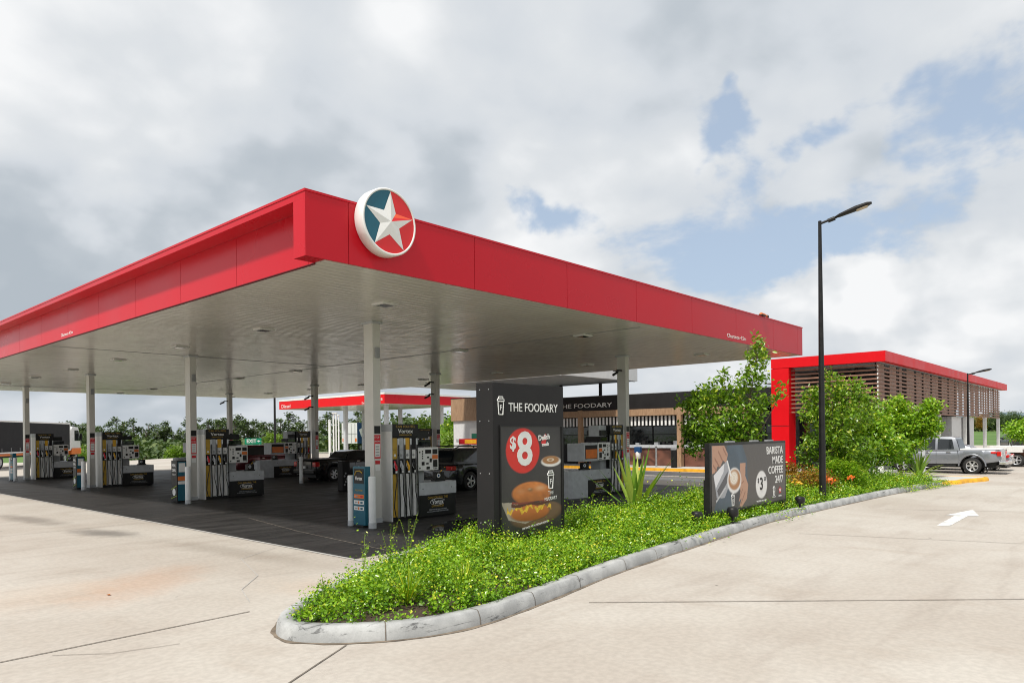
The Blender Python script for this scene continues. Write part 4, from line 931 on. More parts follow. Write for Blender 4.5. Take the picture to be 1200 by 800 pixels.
# ------------------------------------------------------------------ slatted building on the right
sb = thing('slatted_building', 'single storey building with red top band and brown slat screens over an open white colonnade', 'building', (49, 3, 0))
def ct_(mb, name): o = mb.build(name, None); o.parent = sb; o.location = (-49, -3, 0); return o
b = MB(); b.box((31.0, 4.38, .15), (31.9, 5.3, 5.40), 'redbright'); ct_(b, 'red_pillar')
b = MB(); b.box((30.99, 4.37, 3.98), (31.0, 5.31, 4.0), 'seam'); b.box((30.99, 4.37, 2.4), (31.0, 5.31, 2.42), 'seam'); ct_(b, 'pillar_joint')
b = MB(); b.box((31.0, -.22, 5.42), (31.3, 5.3, 5.92), 'redbright'); ct_(b, 'front_fascia')
b = MB(); b.box((31.301, -.22, 5.42), (68.0, .08, 5.92), 'redbright'); ct_(b, 'side_fascia')
b = MB(); b.box((31.31, .09, 5.44), (67.69, 5.28, 5.5), 'midgrey'); b.box((31.31, .09, 5.8), (67.69, 5.28, 5.86), 'skin'); ct_(b, 'roof')
b = MB(); b.box((67.7, .081, 5.42), (68, 5.3, 5.92), 'redbright'); b.box((31.301, 5.285, 5.42), (67.699, 5.3, 5.92), 'redbright'); ct_(b, 'rear_fascia')
b = MB()
for k in range(11): z = 3.08+.215*k; b.box((31.32, .18, z), (31.40, 4.37, z+.075), 'slat')
ct_(b, 'front_slat_screen')
b = MB()
for k in range(12): z = 3.03+.196*k; b.box((31.28, .19, z+.01), (31.44, .235, z+.10), 'paper')  # white blocks put the sunlit look of the slat ends into colour
b.box((31.41, .31, 3.03), (31.455, .36, 5.41), 'charcoal')
ct_(b, 'corner_post_lit_ends')
b = MB()
for k in range(12): z = 3.03+.196*k; b.box((31.46, .24, z), (67.5, .30, z+.085), 'slat')
ct_(b, 'side_slat_screen')
b = MB(); r_ = random.Random(11); x = 31.6                      # boards behind the slats leave irregular openings
while x < 67.2:
    w = r_.choice([.4, .5, .8, 1.2, 1.6])
    if x > 58: w = min(w, .5)
    x1 = min(x+w, 67.3); b.box((x, .305, 3.05 if r_.random() < .8 else 3.5), (x1, .33, 5.40), 'slatboard'); x = x1 + r_.choice([.5, .6, .8, 1.0])
ct_(b, 'backing_board')
b = MB()
for xx in np.arange(33, 67.6, 2.3): b.box((xx-.04, .335, 3.03), (xx+.04, .43, 5.42), 'charcoal')
ct_(b, 'screen_frame')
b = MB(); b.box((31.9, 5.305, .15), (32.55, 5.38, 4.4), 'charcoal'); b.box((33, 1.6, 3.0), (57, 1.75, 5.42), 'charcoal'); b.box((33.0, 1.76, 2.95), (57, 5.2, 3.02), 'wallwhite'); b.box((33, 5.22, .15), (57, 5.28, 5.42), 'wallwhite'); ct_(b, 'upper_wall')
b = MB(); b.box((33.2, 1.9, .15), (49.2, 1.94, 2.95), 'glass'); b.box((32.5, 1.95, .15), (32.54, 4.4, 2.95), 'glass'); ct_(b, 'glazing')
b = MB()
for xx in np.arange(33.2, 49.3, 1.15): b.box((xx-.03, 1.84, .15), (xx+.03, 1.899, 2.94), 'charcoal' if int(xx) % 3 else 'white')
ct_(b, 'mullion')
b = MB(); b.box((49.2, .45, .15), (52.4, 1.7, 2.99), 'wallwhite'); b.box((53.2, .45, .15), (57.0, 1.7, 2.99), 'wallwhite'); b.box((49.2, 1.71, .15), (57, 5.2, 2.94), 'wallwhite'); ct_(b, 'white_wall')
for xx in (32, 38.3, 44.5, 52.8, 60.5, 66.9): b = MB(); b.box((xx-.12, .18, .15), (xx+.12, .4, 3.02), 'white'); ct_(b, 'column')
# ------------------------------------------------------------------ diesel canopy behind
dc = thing('diesel_canopy', 'smaller red edged canopy for trucks standing behind the main forecourt', 'canopy', (46, 58, 0))
def cd_(mb, name): o = mb.build(name, None); o.parent = dc; o.location = (-46, -58, 0); return o
b = MB(); b.box((40, 49.7, 5.45), (40.06, 70.6, 6.42), 'redbright'); b.box((40.061, 49.7, 5.45), (52.5, 49.76, 6.42), 'red'); b.box((40.061, 70.54, 5.45), (52.5, 70.6, 6.42), 'red'); b.box((52.44, 49.77, 5.45), (52.5, 70.53, 6.42), 'red'); cd_(b, 'fascia')
b = MB(); b.box((39.97, 49.66, 6.421), (52.53, 70.64, 6.62), 'white'); cd_(b, 'coping')
b = MB(); b.box((40.07, 49.77, 5.46), (52.43, 70.53, 5.5), 'soffit'); cd_(b, 'soffit')
for xx in (42, 50):
    for yy in (52, 59.5, 67): b = MB(); b.box((xx-.19, yy-.19, 0), (xx+.19, yy+.19, 5.45), 'midgrey'); cd_(b, 'column')
text('Diesel', .6, 'paper', (39.98-46, 69.0-58, 5.78), (0, -1, 0), (0, 0, 1), dc, 'lettering', width=2.0); text('Clearance 5.2m', .3, 'paper', (39.98-46, 53-58, 5.62), (0, -1, 0), (0, 0, 1), dc, 'lettering', width=1.2); text('AdBlue', .5, 'paper', (39.98-46, 50.9-58, 5.95), (0, -1, 0), (0, 0, 1), dc, 'lettering', width=1.8)
# exit sign
t = thing('exit_sign', 'green exit sign with an arrow on a post beyond the forecourt', 'sign', (22, 43.2, 0), 1.08)
b = MB(); b.box((0, -.62, 1.55), (.04, .62, 2.02), 'green'); b.build('board', t); text('EXIT', .40, 'paper', (-.006, .12, 1.79), (0, -1, 0), (0, 0, 1), t, 'lettering', width=.72, bold=.01)
b = MB(); b.add([(-.005, -.36, 1.70), (-.005, -.36, 1.88), (-.005, -.56, 1.79)], [(0, 1, 2)], 'paper'); b.box((-.006, -.37, 1.77), (-.003, -.28, 1.81), 'paper'); b.build('arrow', t, fix=False)
b = MB()
for yy in (-.5, .5): b.cyl((.06, yy, 0), (.06, yy, 2.0), .03, 'grey')
b.build('post', t)
# vent pipes and floodlights
for k, (u, hgt) in enumerate(((386.5, 3.6), (391, 4.3), (394, 4.3), (397, 4.1))):
    x, y = cf((u-600)/836*70, 70); t = thing('vent_pipe', 'white tank vent pipes behind the black ute, ' + ['leftmost', 'second from left', 'third from left', 'rightmost'][k], 'pipe', (x, y, 0), 0, 'white tank vent pipes')
    b = MB(); b.cyl((0, 0, 0), (0, 0, hgt), .07 if k else .13, 'white'); b.build('pipe', t); b = MB(); b.cyl((0, 0, hgt), (0, 0, hgt+.12), .16, 'white'); b.build('cap', t)
for k, (u, lab) in enumerate(((390, 'left tall thin floodlight mast seen under the diesel canopy'), (406, 'right tall thin floodlight mast seen under the diesel canopy'))):
    x, y = cf((u-600)/836*110, 110); t = thing('floodlight_mast', lab, 'floodlight', (x, y, 0), .75, 'floodlight masts')
    b = MB(); b.tube([(0, 0, 0), (0, 0, 5.4)], [.08, .05], 'midgrey'); b.box((-.8, -.04, 5.35), (.8, .04, 5.4), 'grey'); b.build('mast', t)
    for q in (-.7, 0, .7): b = MB(); b.box((q-.14, -.12, 5.4), (q+.14, .12, 5.62), 'black'); b.build('floodlight', t)
t = thing('price_board', 'small red and yellow board standing behind the dark wagon', 'sign', (24, 21.0, 0), .75); b = MB(); b.box((0, -.55, 1.55), (.06, .55, 1.88), 'redprint'); b.box((-.004, -.5, 1.60), (-.0005, .2, 1.83), 'yellow'); b.build('board', t); b = MB(); b.cyl((.03, 0, 0), (.03, 0, 1.55), .04, 'grey'); b.build('post', t)
# ------------------------------------------------------------------ vehicles (local x forward, z up, origin under the middle)
def carpaint(name, c, metal=.4, rough=.25):
    return surf(name, c, rough, metal=metal, var=.015, scale=.6, coat=.6)
M['p_silver'] = carpaint('metallic_grey_paint', (.27, .285, .31), .55, .28); M['p_black'] = carpaint('black_car_paint', (.010, .010, .011), .1, .16)
M['p_dark'] = carpaint('dark_grey_car_paint', (.022, .024, .027), .3, .2); M['p_maroon'] = carpaint('maroon_car_paint', (.11, .008, .014), .3, .2)
M['p_white'] = carpaint('white_car_paint', (.70, .70, .70), 0, .3); M['p_silver2'] = carpaint('silver_car_paint', (.42, .43, .44), .5, .3); M['p_teal'] = carpaint('pale_blue_paint', (.18, .40, .46), .1, .3)
M['rust'] = surf('brown_underbody', (.16, .075, .045), .85, var=.4)
def wheel(par, x, y, r, side, spokes=6, w=.23, rimr=.66, loc_m='rim'):
    b = MB(); o = side; y0, y1 = (-w/2, w/2)
    b.lathe([(r*rimr, y0), (r*.93, y0), (r, y0+.035), (r, y1-.035), (r*.93, y1), (r*rimr, y1)], 'tyre', axis='y', n=32)
    b.lathe([(r*rimr, y1-.02), (r*rimr, y0+.02)], 'charcoal', axis='y', n=32)
    t = b.build('wheel', par, (x, y, r)); 
    b = MB(); s = side; yo = s*(w/2-.012)
    b.lathe([(r*rimr*1.0, yo), (r*rimr*.90, yo), (r*rimr*.88, yo-s*.05)], loc_m, axis='y', n=32); b.lathe([(0, yo-s*.012), (r*.15, yo-s*.012), (r*.17, yo-s*.05)], loc_m, axis='y', n=16)
    for k in range(spokes):
        a = 2*PI*k/spokes; c_, s_ = math.cos(a), math.sin(a); q = r*rimr*.92; w0, w1 = r*.075, r*.11
        P = [(c_*r*.1-s_*w0, s_*r*.1+c_*w0), (c_*q-s_*w1, s_*q+c_*w1), (c_*q+s_*w1, s_*q-c_*w1), (c_*r*.1+s_*w0, s_*r*.1-c_*w0)]
        b.add([(p[0], yo-s*.010, p[1]) for p in P]+[(p[0], yo-s*.05, p[1]) for p in P], [(0,1,2,3),(0,4,5,1),(1,5,6,2),(2,6,7,3),(3,7,4,0)], loc_m)
    b.lathe([(r*rimr*.9, yo-s*.09), (0, yo-s*.09)], 'black', axis='y', n=20); b.build('rim', t); return t
def arch(cx, r, n=12): return [(cx + r*math.cos(PI - PI*k/n), max(.0, r*math.sin(PI - PI*k/n))) for k in range(n+1)]
def body_loft(par, name, low, top, W, m, arches, ax_z, tumble=.06, nx_=56, xr=None, belly=.5):
    """body shell: for each x station a smooth cross-section between sill and shoulder; wheel arches cut into the sides"""
    x0, x1 = xr; xs_ = list(np.linspace(x0, x1, nx_))
    for cx, r in arches: xs_ += [cx-r, cx-r*.99, cx-r*.9, cx-r*.7, cx+r*.7, cx+r*.9, cx+r*.99, cx+r]
    xs_ = sorted(set(round(x, 4) for x in xs_))
    lx, lz = zip(*low); tx_, tz = zip(*top); vs = []; K = 9
    for x in xs_:
        zl = float(np.interp(x, lx, lz)); zt = float(np.interp(x, tx_, tz))
        for cx, r in arches:
            if abs(x-cx) < r: zl = max(zl, ax_z + math.sqrt(max(0, r*r-(x-cx)**2)))
        e = min(1, (x-x0)/.45, (x1-x)/.38); hw = W/2*(1 - .16*(1-max(0, e))**2.2)
        h = zt-zl
        sec = [(hw-.02, zl), (hw, zl+h*.12), (hw+.0, zl+h*.45), (hw-.005, zl+h*.62), (hw-tumble*.35, zl+h*.86), (hw-tumble, zl+h*.955), (hw-tumble-.06, zt-.002), (hw*.5, zt+.012), (0, zt+.018)]
        vs += [(x, y, z) for y, z in sec] + [(x, -y, z) for y, z in sec[-2::-1]]
    k2 = 2*K-1; n = len(xs_); fs = [(i*k2+j, (i+1)*k2+j, (i+1)*k2+j+1, i*k2+j+1) for i in range(n-1) for j in range(k2-1)]
    fs += [tuple(range(k2)), tuple((n-1)*k2+j for j in range(k2-1, -1, -1))]
    b = MB(); b.add(vs, fs, m, True); o = b.build(name, par)
    es = o.modifiers.new('edge', 'EDGE_SPLIT'); es.split_angle = .6; return o
def cabin(par, prof, Wb, Wt, zb, zt, m):
    """greenhouse: side profile polygon (x,z); width shrinks towards the roof"""
    def hw(z): return (Wb + (Wt-Wb)*((z-zb)/(zt-zb)))/2
    n = len(prof); vs = [(x, hw(z), z) for x, z in prof]+[(x, -hw(z), z) for x, z in prof]
    fs = [tuple(range(n)), tuple(range(2*n-1, n-1, -1))]+[(i, i+n, (i+1) % n+n, (i+1) % n) for i in range(n)]
    b = MB(); b.add(vs, fs, m); o = b.build('cabin', par, bevel=.035); o.modifiers['bevel'].segments = 3
    for p in o.data.polygons: p.use_smooth = True
    es = o.modifiers.new('edge', 'EDGE_SPLIT'); es.split_angle = .5
    return hw
def sideglass(par, hw, poly, name='side_window', m='glass', off=.006):
    for s in (-1, 1):
        b = MB(); b.add([(x, s*(hw(z)+off), z) for x, z in poly], [tuple(range(len(poly)))], m); b.build(name, par)
def crossglass(par, hw, x0, z0, x1, z1, name, inset=.08, off=.012, m='glass'):
    d = Vector((z1-z0, 0, -(x1-x0))).normalized()*off
    if (x0+x1)/2 < 0: d = -d if d.x > 0 else d
    else: d = d if d.x > 0 else -d
    b = MB(); b.add([(x0+d.x, -(hw(z0)-inset), z0+d.z), (x0+d.x, hw(z0)-inset, z0+d.z), (x1+d.x, hw(z1)-inset, z1+d.z), (x1+d.x, -(hw(z1)-inset), z1+d.z)], [(0, 1, 2, 3)], m); return b.build(name, par)
def seams(par, W, lines, z0, z1):
    b = MB()
    for s in (-1, 1):
        for xa, za, xb, zb in lines: b.tube([(xa, s*(W/2-.004), za), (xb, s*(W/2-.012), zb)], .008, 'black', 4)
    b.build('door_seam', par)
def boxpart(par, name, a, c, m, bevel=.02, both=True):
    for s in ((1, -1) if both else (1,)):
        b = MB(); b.box((a[0], s*a[1], a[2]), (c[0], s*c[1], c[2]), m); b.build(name, par, bevel=bevel)

def silver_ute():
    t = thing('ute', 'metallic grey double cab ute parked with its tail towards the camera side, beyond the planting', 'ute', (34.7, -1.72, 0), PI/2)
    W = 1.80; wb = 1.5
    body_loft(t, 'body', [(-2.62, .62), (-1.9, .50), (1.9, .42), (2.62, .40)], [(-2.62, 1.14), (-2.5, 1.17), (-1.0, 1.14), (-.9, 1.12), (.9, 1.10), (1.3, 1.09), (2.2, .98), (2.5, .88), (2.62, .70)], W, 'p_silver', [(-1.5, .50), (1.5, .50)], .38, .07, xr=(-2.62, 2.62))
    b = MB(); b.box((-2.45, -.7, .3), (2.3, .7, .72), 'black'); b.build('chassis', t)
    hw = cabin(t, [(-.98, 1.08), (-.80, 1.74), (-.5, 1.79), (.45, 1.78), (.62, 1.73), (1.32, 1.10)], 1.70, 1.36, 1.08, 1.79, 'p_silver')
    sideglass(t, hw, [(-.76, 1.18), (-.66, 1.66), (-.05, 1.68), (-.05, 1.16)]); sideglass(t, hw, [(.05, 1.16), (.05, 1.68), (.48, 1.66), (.98, 1.20), (.95, 1.15)])
    crossglass(t, hw, 1.22, 1.18, .66, 1.70, 'windscreen'); crossglass(t, hw, -.965, 1.16, -.83, 1.66, 'rear_window')
    b = MB(); b.prism([(-2.56, 1.15), (-.98, 1.13), (-.98, 1.20), (-2.5, 1.21), (-2.58, 1.18)], 'y', -.80, .80, 'white'); b.build('tray_cover', t, bevel=.02)
    boxpart(t, 'tail_lamp', (-2.655, .66, .86), (-2.48, .90, 1.08), 'tail', .03); boxpart(t, 'tail_lamp', (-2.475, .80, .97), (-2.24, .902, 1.07), 'tail', .03); 
    for s in (-1, 1): b = MB(); b.box((-2.664, s*.70, .84), (-2.655+.001, s*.86, .93), 'paper'); b.build('reverse_lamp', t)
    b = MB(); b.box((-2.86, -.86, .46), (-2.56, .86, .62), 'chrome'); b.box((-2.80, -.80, .38), (-2.5, .80, .459), 'black'); b.build('rear_bumper', t, bevel=.05)
    b = MB(); b.box((-2.635, -.64, .70), (-2.60, .64, 1.10), 'p_silver'); b.box((-2.66, -.18, .9), (-2.634, .18, 1.0), 'chrome'); b.build('tailgate', t, bevel=.02)
    boxpart(t, 'door_handle', (-.62, .885, 1.02), (-.42, .925, 1.06), 'chrome', .01); boxpart(t, 'door_handle', (.32, .885, 1.01), (.52, .925, 1.05), 'chrome', .01)
    boxpart(t, 'mirror', (.92, .86, 1.12), (1.12, 1.08, 1.30), 'black', .04); boxpart(t, 'headlight', (2.30, .62, .82), (2.56, .85, .96), 'lampglass', .03)
    boxpart(t, 'side_step', (-.85, .80, .34), (.85, .92, .41), 'black', .02)
    for cx in (-1.5, 1.5):
        for s in (-1, 1):
            b = MB(); P = [(cx+.55*math.cos(a), s*.905, .38+.55*math.sin(a)) for a in np.linspace(.0, PI, 17)]; b.tube(P, .035, 'p_silver', 8); b.build('wheel_arch_flare', t)
            b = MB(); b.lathe([(.49, s*.30), (.49, s*.86)], 'black', c=(cx, 0, .38), axis='y', n=28); b.build('arch_liner', t); wheel(t, cx, s*.80, .385, s)
    seams(t, W, [(-.98, .5, -.90, 1.12), (-.0, .48, 0, 1.12), (1.0, .48, 1.04, 1.1)], .5, 1.1)
    boxpart(t, 'mud_flap', (-2.02, .70, .18), (-2.0, .90, .45), 'black', 0)
    return t
silver_ute()
def sedanlike(name, label, cat, loc, rz, paint, L=4.6, W=1.8, H=1.5, hood=1.0, boot=None, wb=2.7, r=.34, wagon=True, belt=.92, spokes=7, plate=True, glassroof=False):
    t = thing(name, label, cat, loc, rz); h = L/2; b0 = -h+ (0.0 if wagon else boot)
    top = [(-h, belt-.22), (-h+.10, belt-.02), (b0+.2, belt+.02), (h-hood-.2, belt), (h-.5, belt-.13), (h-.12, belt-.26), (h, belt-.42)]
    body_loft(t, 'body', [(-h, .34), (-h+.4, .26), (h-.4, .24), (h, .30)], top, W, paint, [(-wb/2, r+.07), (wb/2, r+.07)], r, .09, xr=(-h, h))
    rb = -h+.12 if wagon else b0
    prof = [(rb, belt-.02), (rb+(.22 if wagon else .45), H-.10), (rb+(.5 if wagon else .8), H), (h-hood-1.0, H-.01), (h-hood-.72, H-.08), (h-hood+.08, belt-.02)]
    hw = cabin(t, prof, W-.12, W-.48, belt-.02, H, paint); x0, x1 = prof[1][0], prof[4][0]; mid = (prof[0][0]+prof[5][0])/2
    sideglass(t, hw, [(prof[0][0]+(.22 if wagon else .42), belt+.09), (x0+(.20 if wagon else .22), H-.12), (mid-.05, H-.09), (mid-.05, belt+.06)]); sideglass(t, hw, [(mid+.05, belt+.06), (mid+.05, H-.09), (x1-.10, H-.11), (prof[5][0]-.30, belt+.07)])
    crossglass(t, hw, prof[5][0]-.06, belt+.05, prof[4][0]+.02, H-.10, 'windscreen'); crossglass(t, hw, prof[0][0]+.015, belt+.10, prof[1][0]-.02, H-.14, 'rear_window')
    b = MB(); b.box((-h+.1, -W/2+.25, .16), (h-.2, W/2-.25, .5), 'black'); b.build('chassis', t)
    boxpart(t, 'tail_lamp', (-h-.02, W/2-.36, belt-.22), (-h+.22, W/2+.004, belt-.06), 'tail', .03); boxpart(t, 'headlight', (h-.34, W/2-.42, belt-.30), (h-.05, W/2-.06, belt-.18), 'lampglass', .03)
    b = MB(); b.box((-h-.06, -W/2+.1, .34), (-h+.06, W/2-.1, .54), paint); b.build('rear_bumper', t, bevel=.04)
    b = MB(); b.box((-h-.07, -.19, belt-.20), (-h-.035, .19, belt-.09), 'paper'); b.build('number_plate', t)
    b = MB(); b.box((h-.05, -.5, .42), (h+.03, .5, .62), 'black'); b.build('grille', t, bevel=.02)
    boxpart(t, 'mirror', (prof[5][0]-.42, W/2-.06, belt+.02), (prof[5][0]-.25, W/2+.14, belt+.16), paint, .03)
    boxpart(t, 'door_handle', (mid-.35, W/2-.01, belt-.12), (mid-.18, W/2+.02, belt-.09), 'chrome', .008)
    for cx in (-wb/2, wb/2):
        for s in (-1, 1):
            b = MB(); b.lathe([(r+.06, s*.30), (r+.06, s*(W/2-.04))], 'black', c=(cx, 0, r), axis='y', n=24); b.build('arch_liner', t); wheel(t, cx, s*(W/2-.10), r, s, spokes, .21)
    seams(t, W, [(mid, .34, mid, belt), (mid+1.05, .34, mid+1.1, belt-.02), (-wb/2+.35, .62, -wb/2+.55, belt)], .3, 1)
    return t, hw
t, hw = sedanlike('wagon', 'dark grey wagon with red tail lamp behind the first pump cabinet, seen from behind', 'car', (14.55, 10.75, 0), 0.02, 'p_dark', 4.75, 1.84, 1.62, 1.05, wb=2.75, r=.36, belt=1.02, spokes=5)
b = MB()
for s in (-1, 1): b.tube([(-1.9, s*.62, 1.63), (-1.7, s*.62, 1.69), (.2, s*.62, 1.69), (.4, s*.62, 1.62)], .022, 'black', 8)
b.build('roof_rail', t); b = MB(); b.box((-2.43, -.55, 1.58), (-2.0, .55, 1.62), 'p_dark'); b.build('spoiler', t, bevel=.015)
sedanlike('hatchback', 'maroon car standing behind the second pump, nose to the right', 'car', (15.6, 29.4, 0), .0, 'p_maroon', 4.7, 1.82, 1.66, 1.2, wb=2.75, r=.35, belt=1.02, spokes=10)
sedanlike('sedan', 'grey sedan parked beyond the grey ute, mostly hidden by it', 'car', (37.9, -2.0, 0), PI/2, 'p_silver', 4.5, 1.8, 1.33, 1.1, boot=1.25, wb=2.7, r=.34, wagon=False, belt=.90)
sedanlike('hatchback', 'pale blue car parked behind the white colonnade', 'car', (66, 4.6, 0), PI/2+.3, 'p_teal', 4.3, 1.75, 1.5, 1.0, wb=2.55, r=.32)
x, y = cf(59, 84); sedanlike('wagon', 'dark car parked far right beyond the tray ute', 'car', (x, y, 0), .5, 'p_dark', 4.6, 1.8, 1.55, 1.1, wb=2.7, r=.34)
# black coupe utility between the islands
t = thing('ute', 'long low black two-door ute between the pump islands, tail to the left', 'ute', (14.9, 20.2, 0), .0)
W = 1.86
body_loft(t, 'body', [(-2.5, .42), (-2.1, .28), (2.1, .24), (2.5, .32)], [(-2.5, .92), (-2.42, 1.00), (-.6, 1.02), (1.1, .98), (2.0, .86), (2.4, .74), (2.5, .60)], W, 'p_black', [(-1.48, .42), (1.48, .42)], .345, .08, xr=(-2.5, 2.5))
b = MB(); b.box((-2.3, -.65, .18), (2.2, .65, .5), 'black'); b.build('chassis', t)
hw = cabin(t, [(-.75, .98), (-.42, 1.36), (-.10, 1.44), (.45, 1.43), (.75, 1.36), (1.45, .97)], 1.72, 1.26, .98, 1.44, 'p_black')
sideglass(t, hw, [(-.10, 1.05), (-.08, 1.35), (.45, 1.36), (.98, 1.07), (.95, 1.04)]); crossglass(t, hw, 1.38, 1.02, .80, 1.33, 'windscreen'); crossglass(t, hw, -.72, 1.03, -.46, 1.32, 'rear_window')
b = MB(); b.box((-2.47, -.80, 1.01), (-.7, .80, 1.065), 'black'); b.build('tray_cover', t, bevel=.02)
boxpart(t, 'tail_lamp', (-2.53, .68, .70), (-2.28, .935, .93), 'tail', .03)
b = MB(); b.box((-2.60, -.86, .36), (-2.42, .86, .56), 'p_black'); b.build('rear_bumper', t, bevel=.04); b = MB(); b.box((-2.535, -.60, .60), (-2.50, .60, .95), 'p_black'); b.build('tailgate', t, bevel=.02)
b = MB(); b.box((-2.62, -.20, .62), (-2.54, .20, .73), 'paper'); b.build('number_plate', t)
boxpart(t, 'mirror', (.95, .86, 1.02), (1.10, 1.06, 1.16), 'p_black', .03); boxpart(t, 'headlight', (2.15, .55, .62), (2.44, .84, .74), 'lampglass', .03); boxpart(t, 'door_handle', (-.2, .91, .90), (0, .945, .93), 'chrome', .008)
for cx in (-1.48, 1.48):
    for s in (-1, 1): b = MB(); b.lathe([(.41, s*.30), (.41, s*.88)], 'black', c=(cx, 0, .345), axis='y', n=24); b.build('arch_liner', t); wheel(t, cx, s*.83, .345, s, 6)
seams(t, W, [(-.3, .4, -.25, .98), (1.0, .34, 1.05, .96)], 0, 0)
# white tray-back ute at the right edge
x, y = cf(34.2, 45.5); t = thing('tray_ute', 'white tray back ute with dropped metal sides at the right edge of the picture', 'ute', (43.4, -5.4, 0), -PI/2)
b = MB(); b.box((-2.7, -.95, .98), (-.35, .95, 1.06), 'white'); tr = b.build('tray_floor', t)
for k in range(3): b = MB(); b.box((-2.72+.79*k, .955, .80), (-1.98+.79*k, .985, 1.16), 'white'); b.box((-2.72+.79*k, -.985, .80), (-1.98+.79*k, -.955, 1.16), 'white'); b.build('tray_side', t, bevel=.01)
b = MB(); b.box((-2.76, -.95, .80), (-2.725, .95, 1.16), 'white'); b.build('tailgate', t)
b = MB(); b.box((-.40, -.93, 1.06), (-.34, .93, 1.12), 'white'); b.box((-.40, -.93, 1.82), (-.34, .93, 1.88), 'white')
for yy in (-.9, -.3, .3, .9): b.box((-.40, yy-.03, 1.12), (-.34, yy+.03, 1.82), 'white')
b.build('headboard', t)
b = MB(); b.box((-2.6, -.45, .55), (2.3, .45, .95), 'rust'); b.box((-2.4, -.8, .60), (-1.9, .8, .7), 'rust'); b.build('chassis', t)
body_loft(t, 'body', [(-.3, .5), (1.8, .42), (2.5, .45)], [(-.3, 1.12), (1.2, 1.1), (2.3, 1.0), (2.5, .8)], 1.78, 'p_white', [(1.5, .46)], .37, .07, xr=(-.3, 2.5))
hw = cabin(t, [(-.28, 1.08), (-.2, 1.76), (.45, 1.78), (.62, 1.70), (1.3, 1.10)], 1.68, 1.38, 1.08, 1.78, 'p_white'); sideglass(t, hw, [(-.1, 1.16), (-.08, 1.66), (.45, 1.67), (.95, 1.17)]); crossglass(t, hw, 1.22, 1.16, .68, 1.66, 'windscreen'); crossglass(t, hw, -.27, 1.2, -.21, 1.62, 'rear_window')
for cx in (-1.5, 1.5):
    for s in (-1, 1): wheel(t, cx, s*.78, .37, s, 5)
boxpart(t, 'tail_lamp', (-2.78, .6, .66), (-2.70, .9, .77), 'tail', .01)
# curtain sided truck on the left
x0_, y0_ = cf(-37.8, 49.5); x1_, y1_ = cf(-40.4, 63.0); ang = math.atan2(y1_-y0_, x1_-x0_)
M['curtain'] = surf('dark_truck_curtain', (.02, .02, .022), .7, spec=.2, var=.15, scale=1.5, bump=.3, bscale=3)
t = thing('truck', 'truck with a dark curtain sided trailer and white and orange cab on the far left', 'truck', (x1_, y1_, 0), ang)
b = MB(); b.box((-16.5, -1.25, 1.15), (-.05, 1.25, 3.50), 'curtain'); b.build('curtain_box', t)
b = MB()
for (a_, c_) in (((-16.52, -1.27, 3.42), (0, -1.251, 3.52)), ((-16.52, -1.27, 1.10), (0, -1.251, 1.2)), ((-.10, -1.28, 1.1), (.02, -1.2505, 3.53)), ((-.04, -1.25, 1.1), (.02, 1.25, 3.53)), ((-16.52, -1.25, 3.501), (0, 1.25, 3.53))): b.box(a_, c_, 'paper')
b.build('edge_frame', t)
b = MB(); b.box((-16.4, -1.22, .92), (-.2, -1.10, 1.08), 'orange'); b.box((-16.4, -.5, .75), (1.5, .5, 1.05), 'black'); b.build('chassis_rail', t)
for k in range(12): b = MB(); b.box((-15.9+1.35*k, -1.275, 1.2), (-15.86+1.35*k, -1.252, 1.5), 'grey'); b.build('curtain_buckle', t)
for cx in (-14.8, -13.4, -12.0, -1.0, -2.4): 
    for s in (-1, 1): wheel(t, cx, s*1.05, .5, s, 8, .32, .58)
b = MB(); b.prism([(.35, 1.15), (.35, 3.0), (.7, 3.25), (1.9, 3.15), (2.35, 2.2), (2.4, 1.15)], 'y', -1.22, 1.22, 'p_white'); cb2 = b.build('cab', t, bevel=.05)
b = MB(); b.box((.3, -1.24, .75), (2.45, 1.24, 1.15), 'orange'); b.box((.35, -1.26, .98), (2.4, -1.241, 1.3), 'orange'); b.build('mudguard', t, bevel=.03)
b = MB(); b.add([(1.0, -1.226, 1.95), (2.28, -1.226, 1.95), (1.88, -1.226, 2.9), (1.0, -1.226, 2.9)], [(0, 1, 2, 3)], 'glass'); b.build('side_window', t)
b = MB(); b.add([(2.41-.0, -1.1, 2.22), (2.41, 1.1, 2.22), (1.97, 1.1, 3.1), (1.97, -1.1, 3.1)], [(0, 1, 2, 3)], 'glass'); b.build('windscreen', t)
b = MB(); b.box((1.9, -1.5, 2.0), (2.0, -1.3, 2.6), 'black'); b.build('mirror', t)
for s in (-1, 1): wheel(t, 1.35, s*1.02, .5, s, 8, .32, .58)
# white box truck with a blue side behind the ute
x, y = cf(-23.7, 104); t = thing('box_truck', 'white box truck with blue side panel parked far behind the black ute', 'truck', (x, y, 0), math.atan2(FW.y, FW.x)-.28)
b = MB(); b.box((0, -1.25, 1.0), (9, 1.25, 4.0), 'p_white'); b.build('box', t)
b = MB(); b.box((-.0, -1.275, .95), (9, -1.252, 4.02), 'blue'); b.build('blue_side', t)
b = MB()
for yy in (-.9, -.3, .3, .9): b.cyl((-.03, yy, 1.05), (-.03, yy, 3.9), .03, 'grey', n=6)
b.box((-.03, -1.2, 2.4), (-.005, 1.2, 2.46), 'grey'); b.build('door_bar', t)
for yy in (-1.05, 1.0): b = MB(); b.box((-.04, yy-.12, 1.25), (-.01, yy+.12, 1.75), 'orange'); b.build('reflector', t)
b = MB(); b.add([(.5, -1.28, 3.0), (1.6, -1.28, 3.3), (2.6, -1.28, 3.1), (2.4, -1.28, 1.9), (1.2, -1.28, 2.0)], [(0, 1, 2, 3, 4)], 'paper'); b.cyl((1.7, -1.281, 2.6), (1.7, -1.29, 2.6), .35, 'blue', n=14); b.build('emblem', t, fix=False)
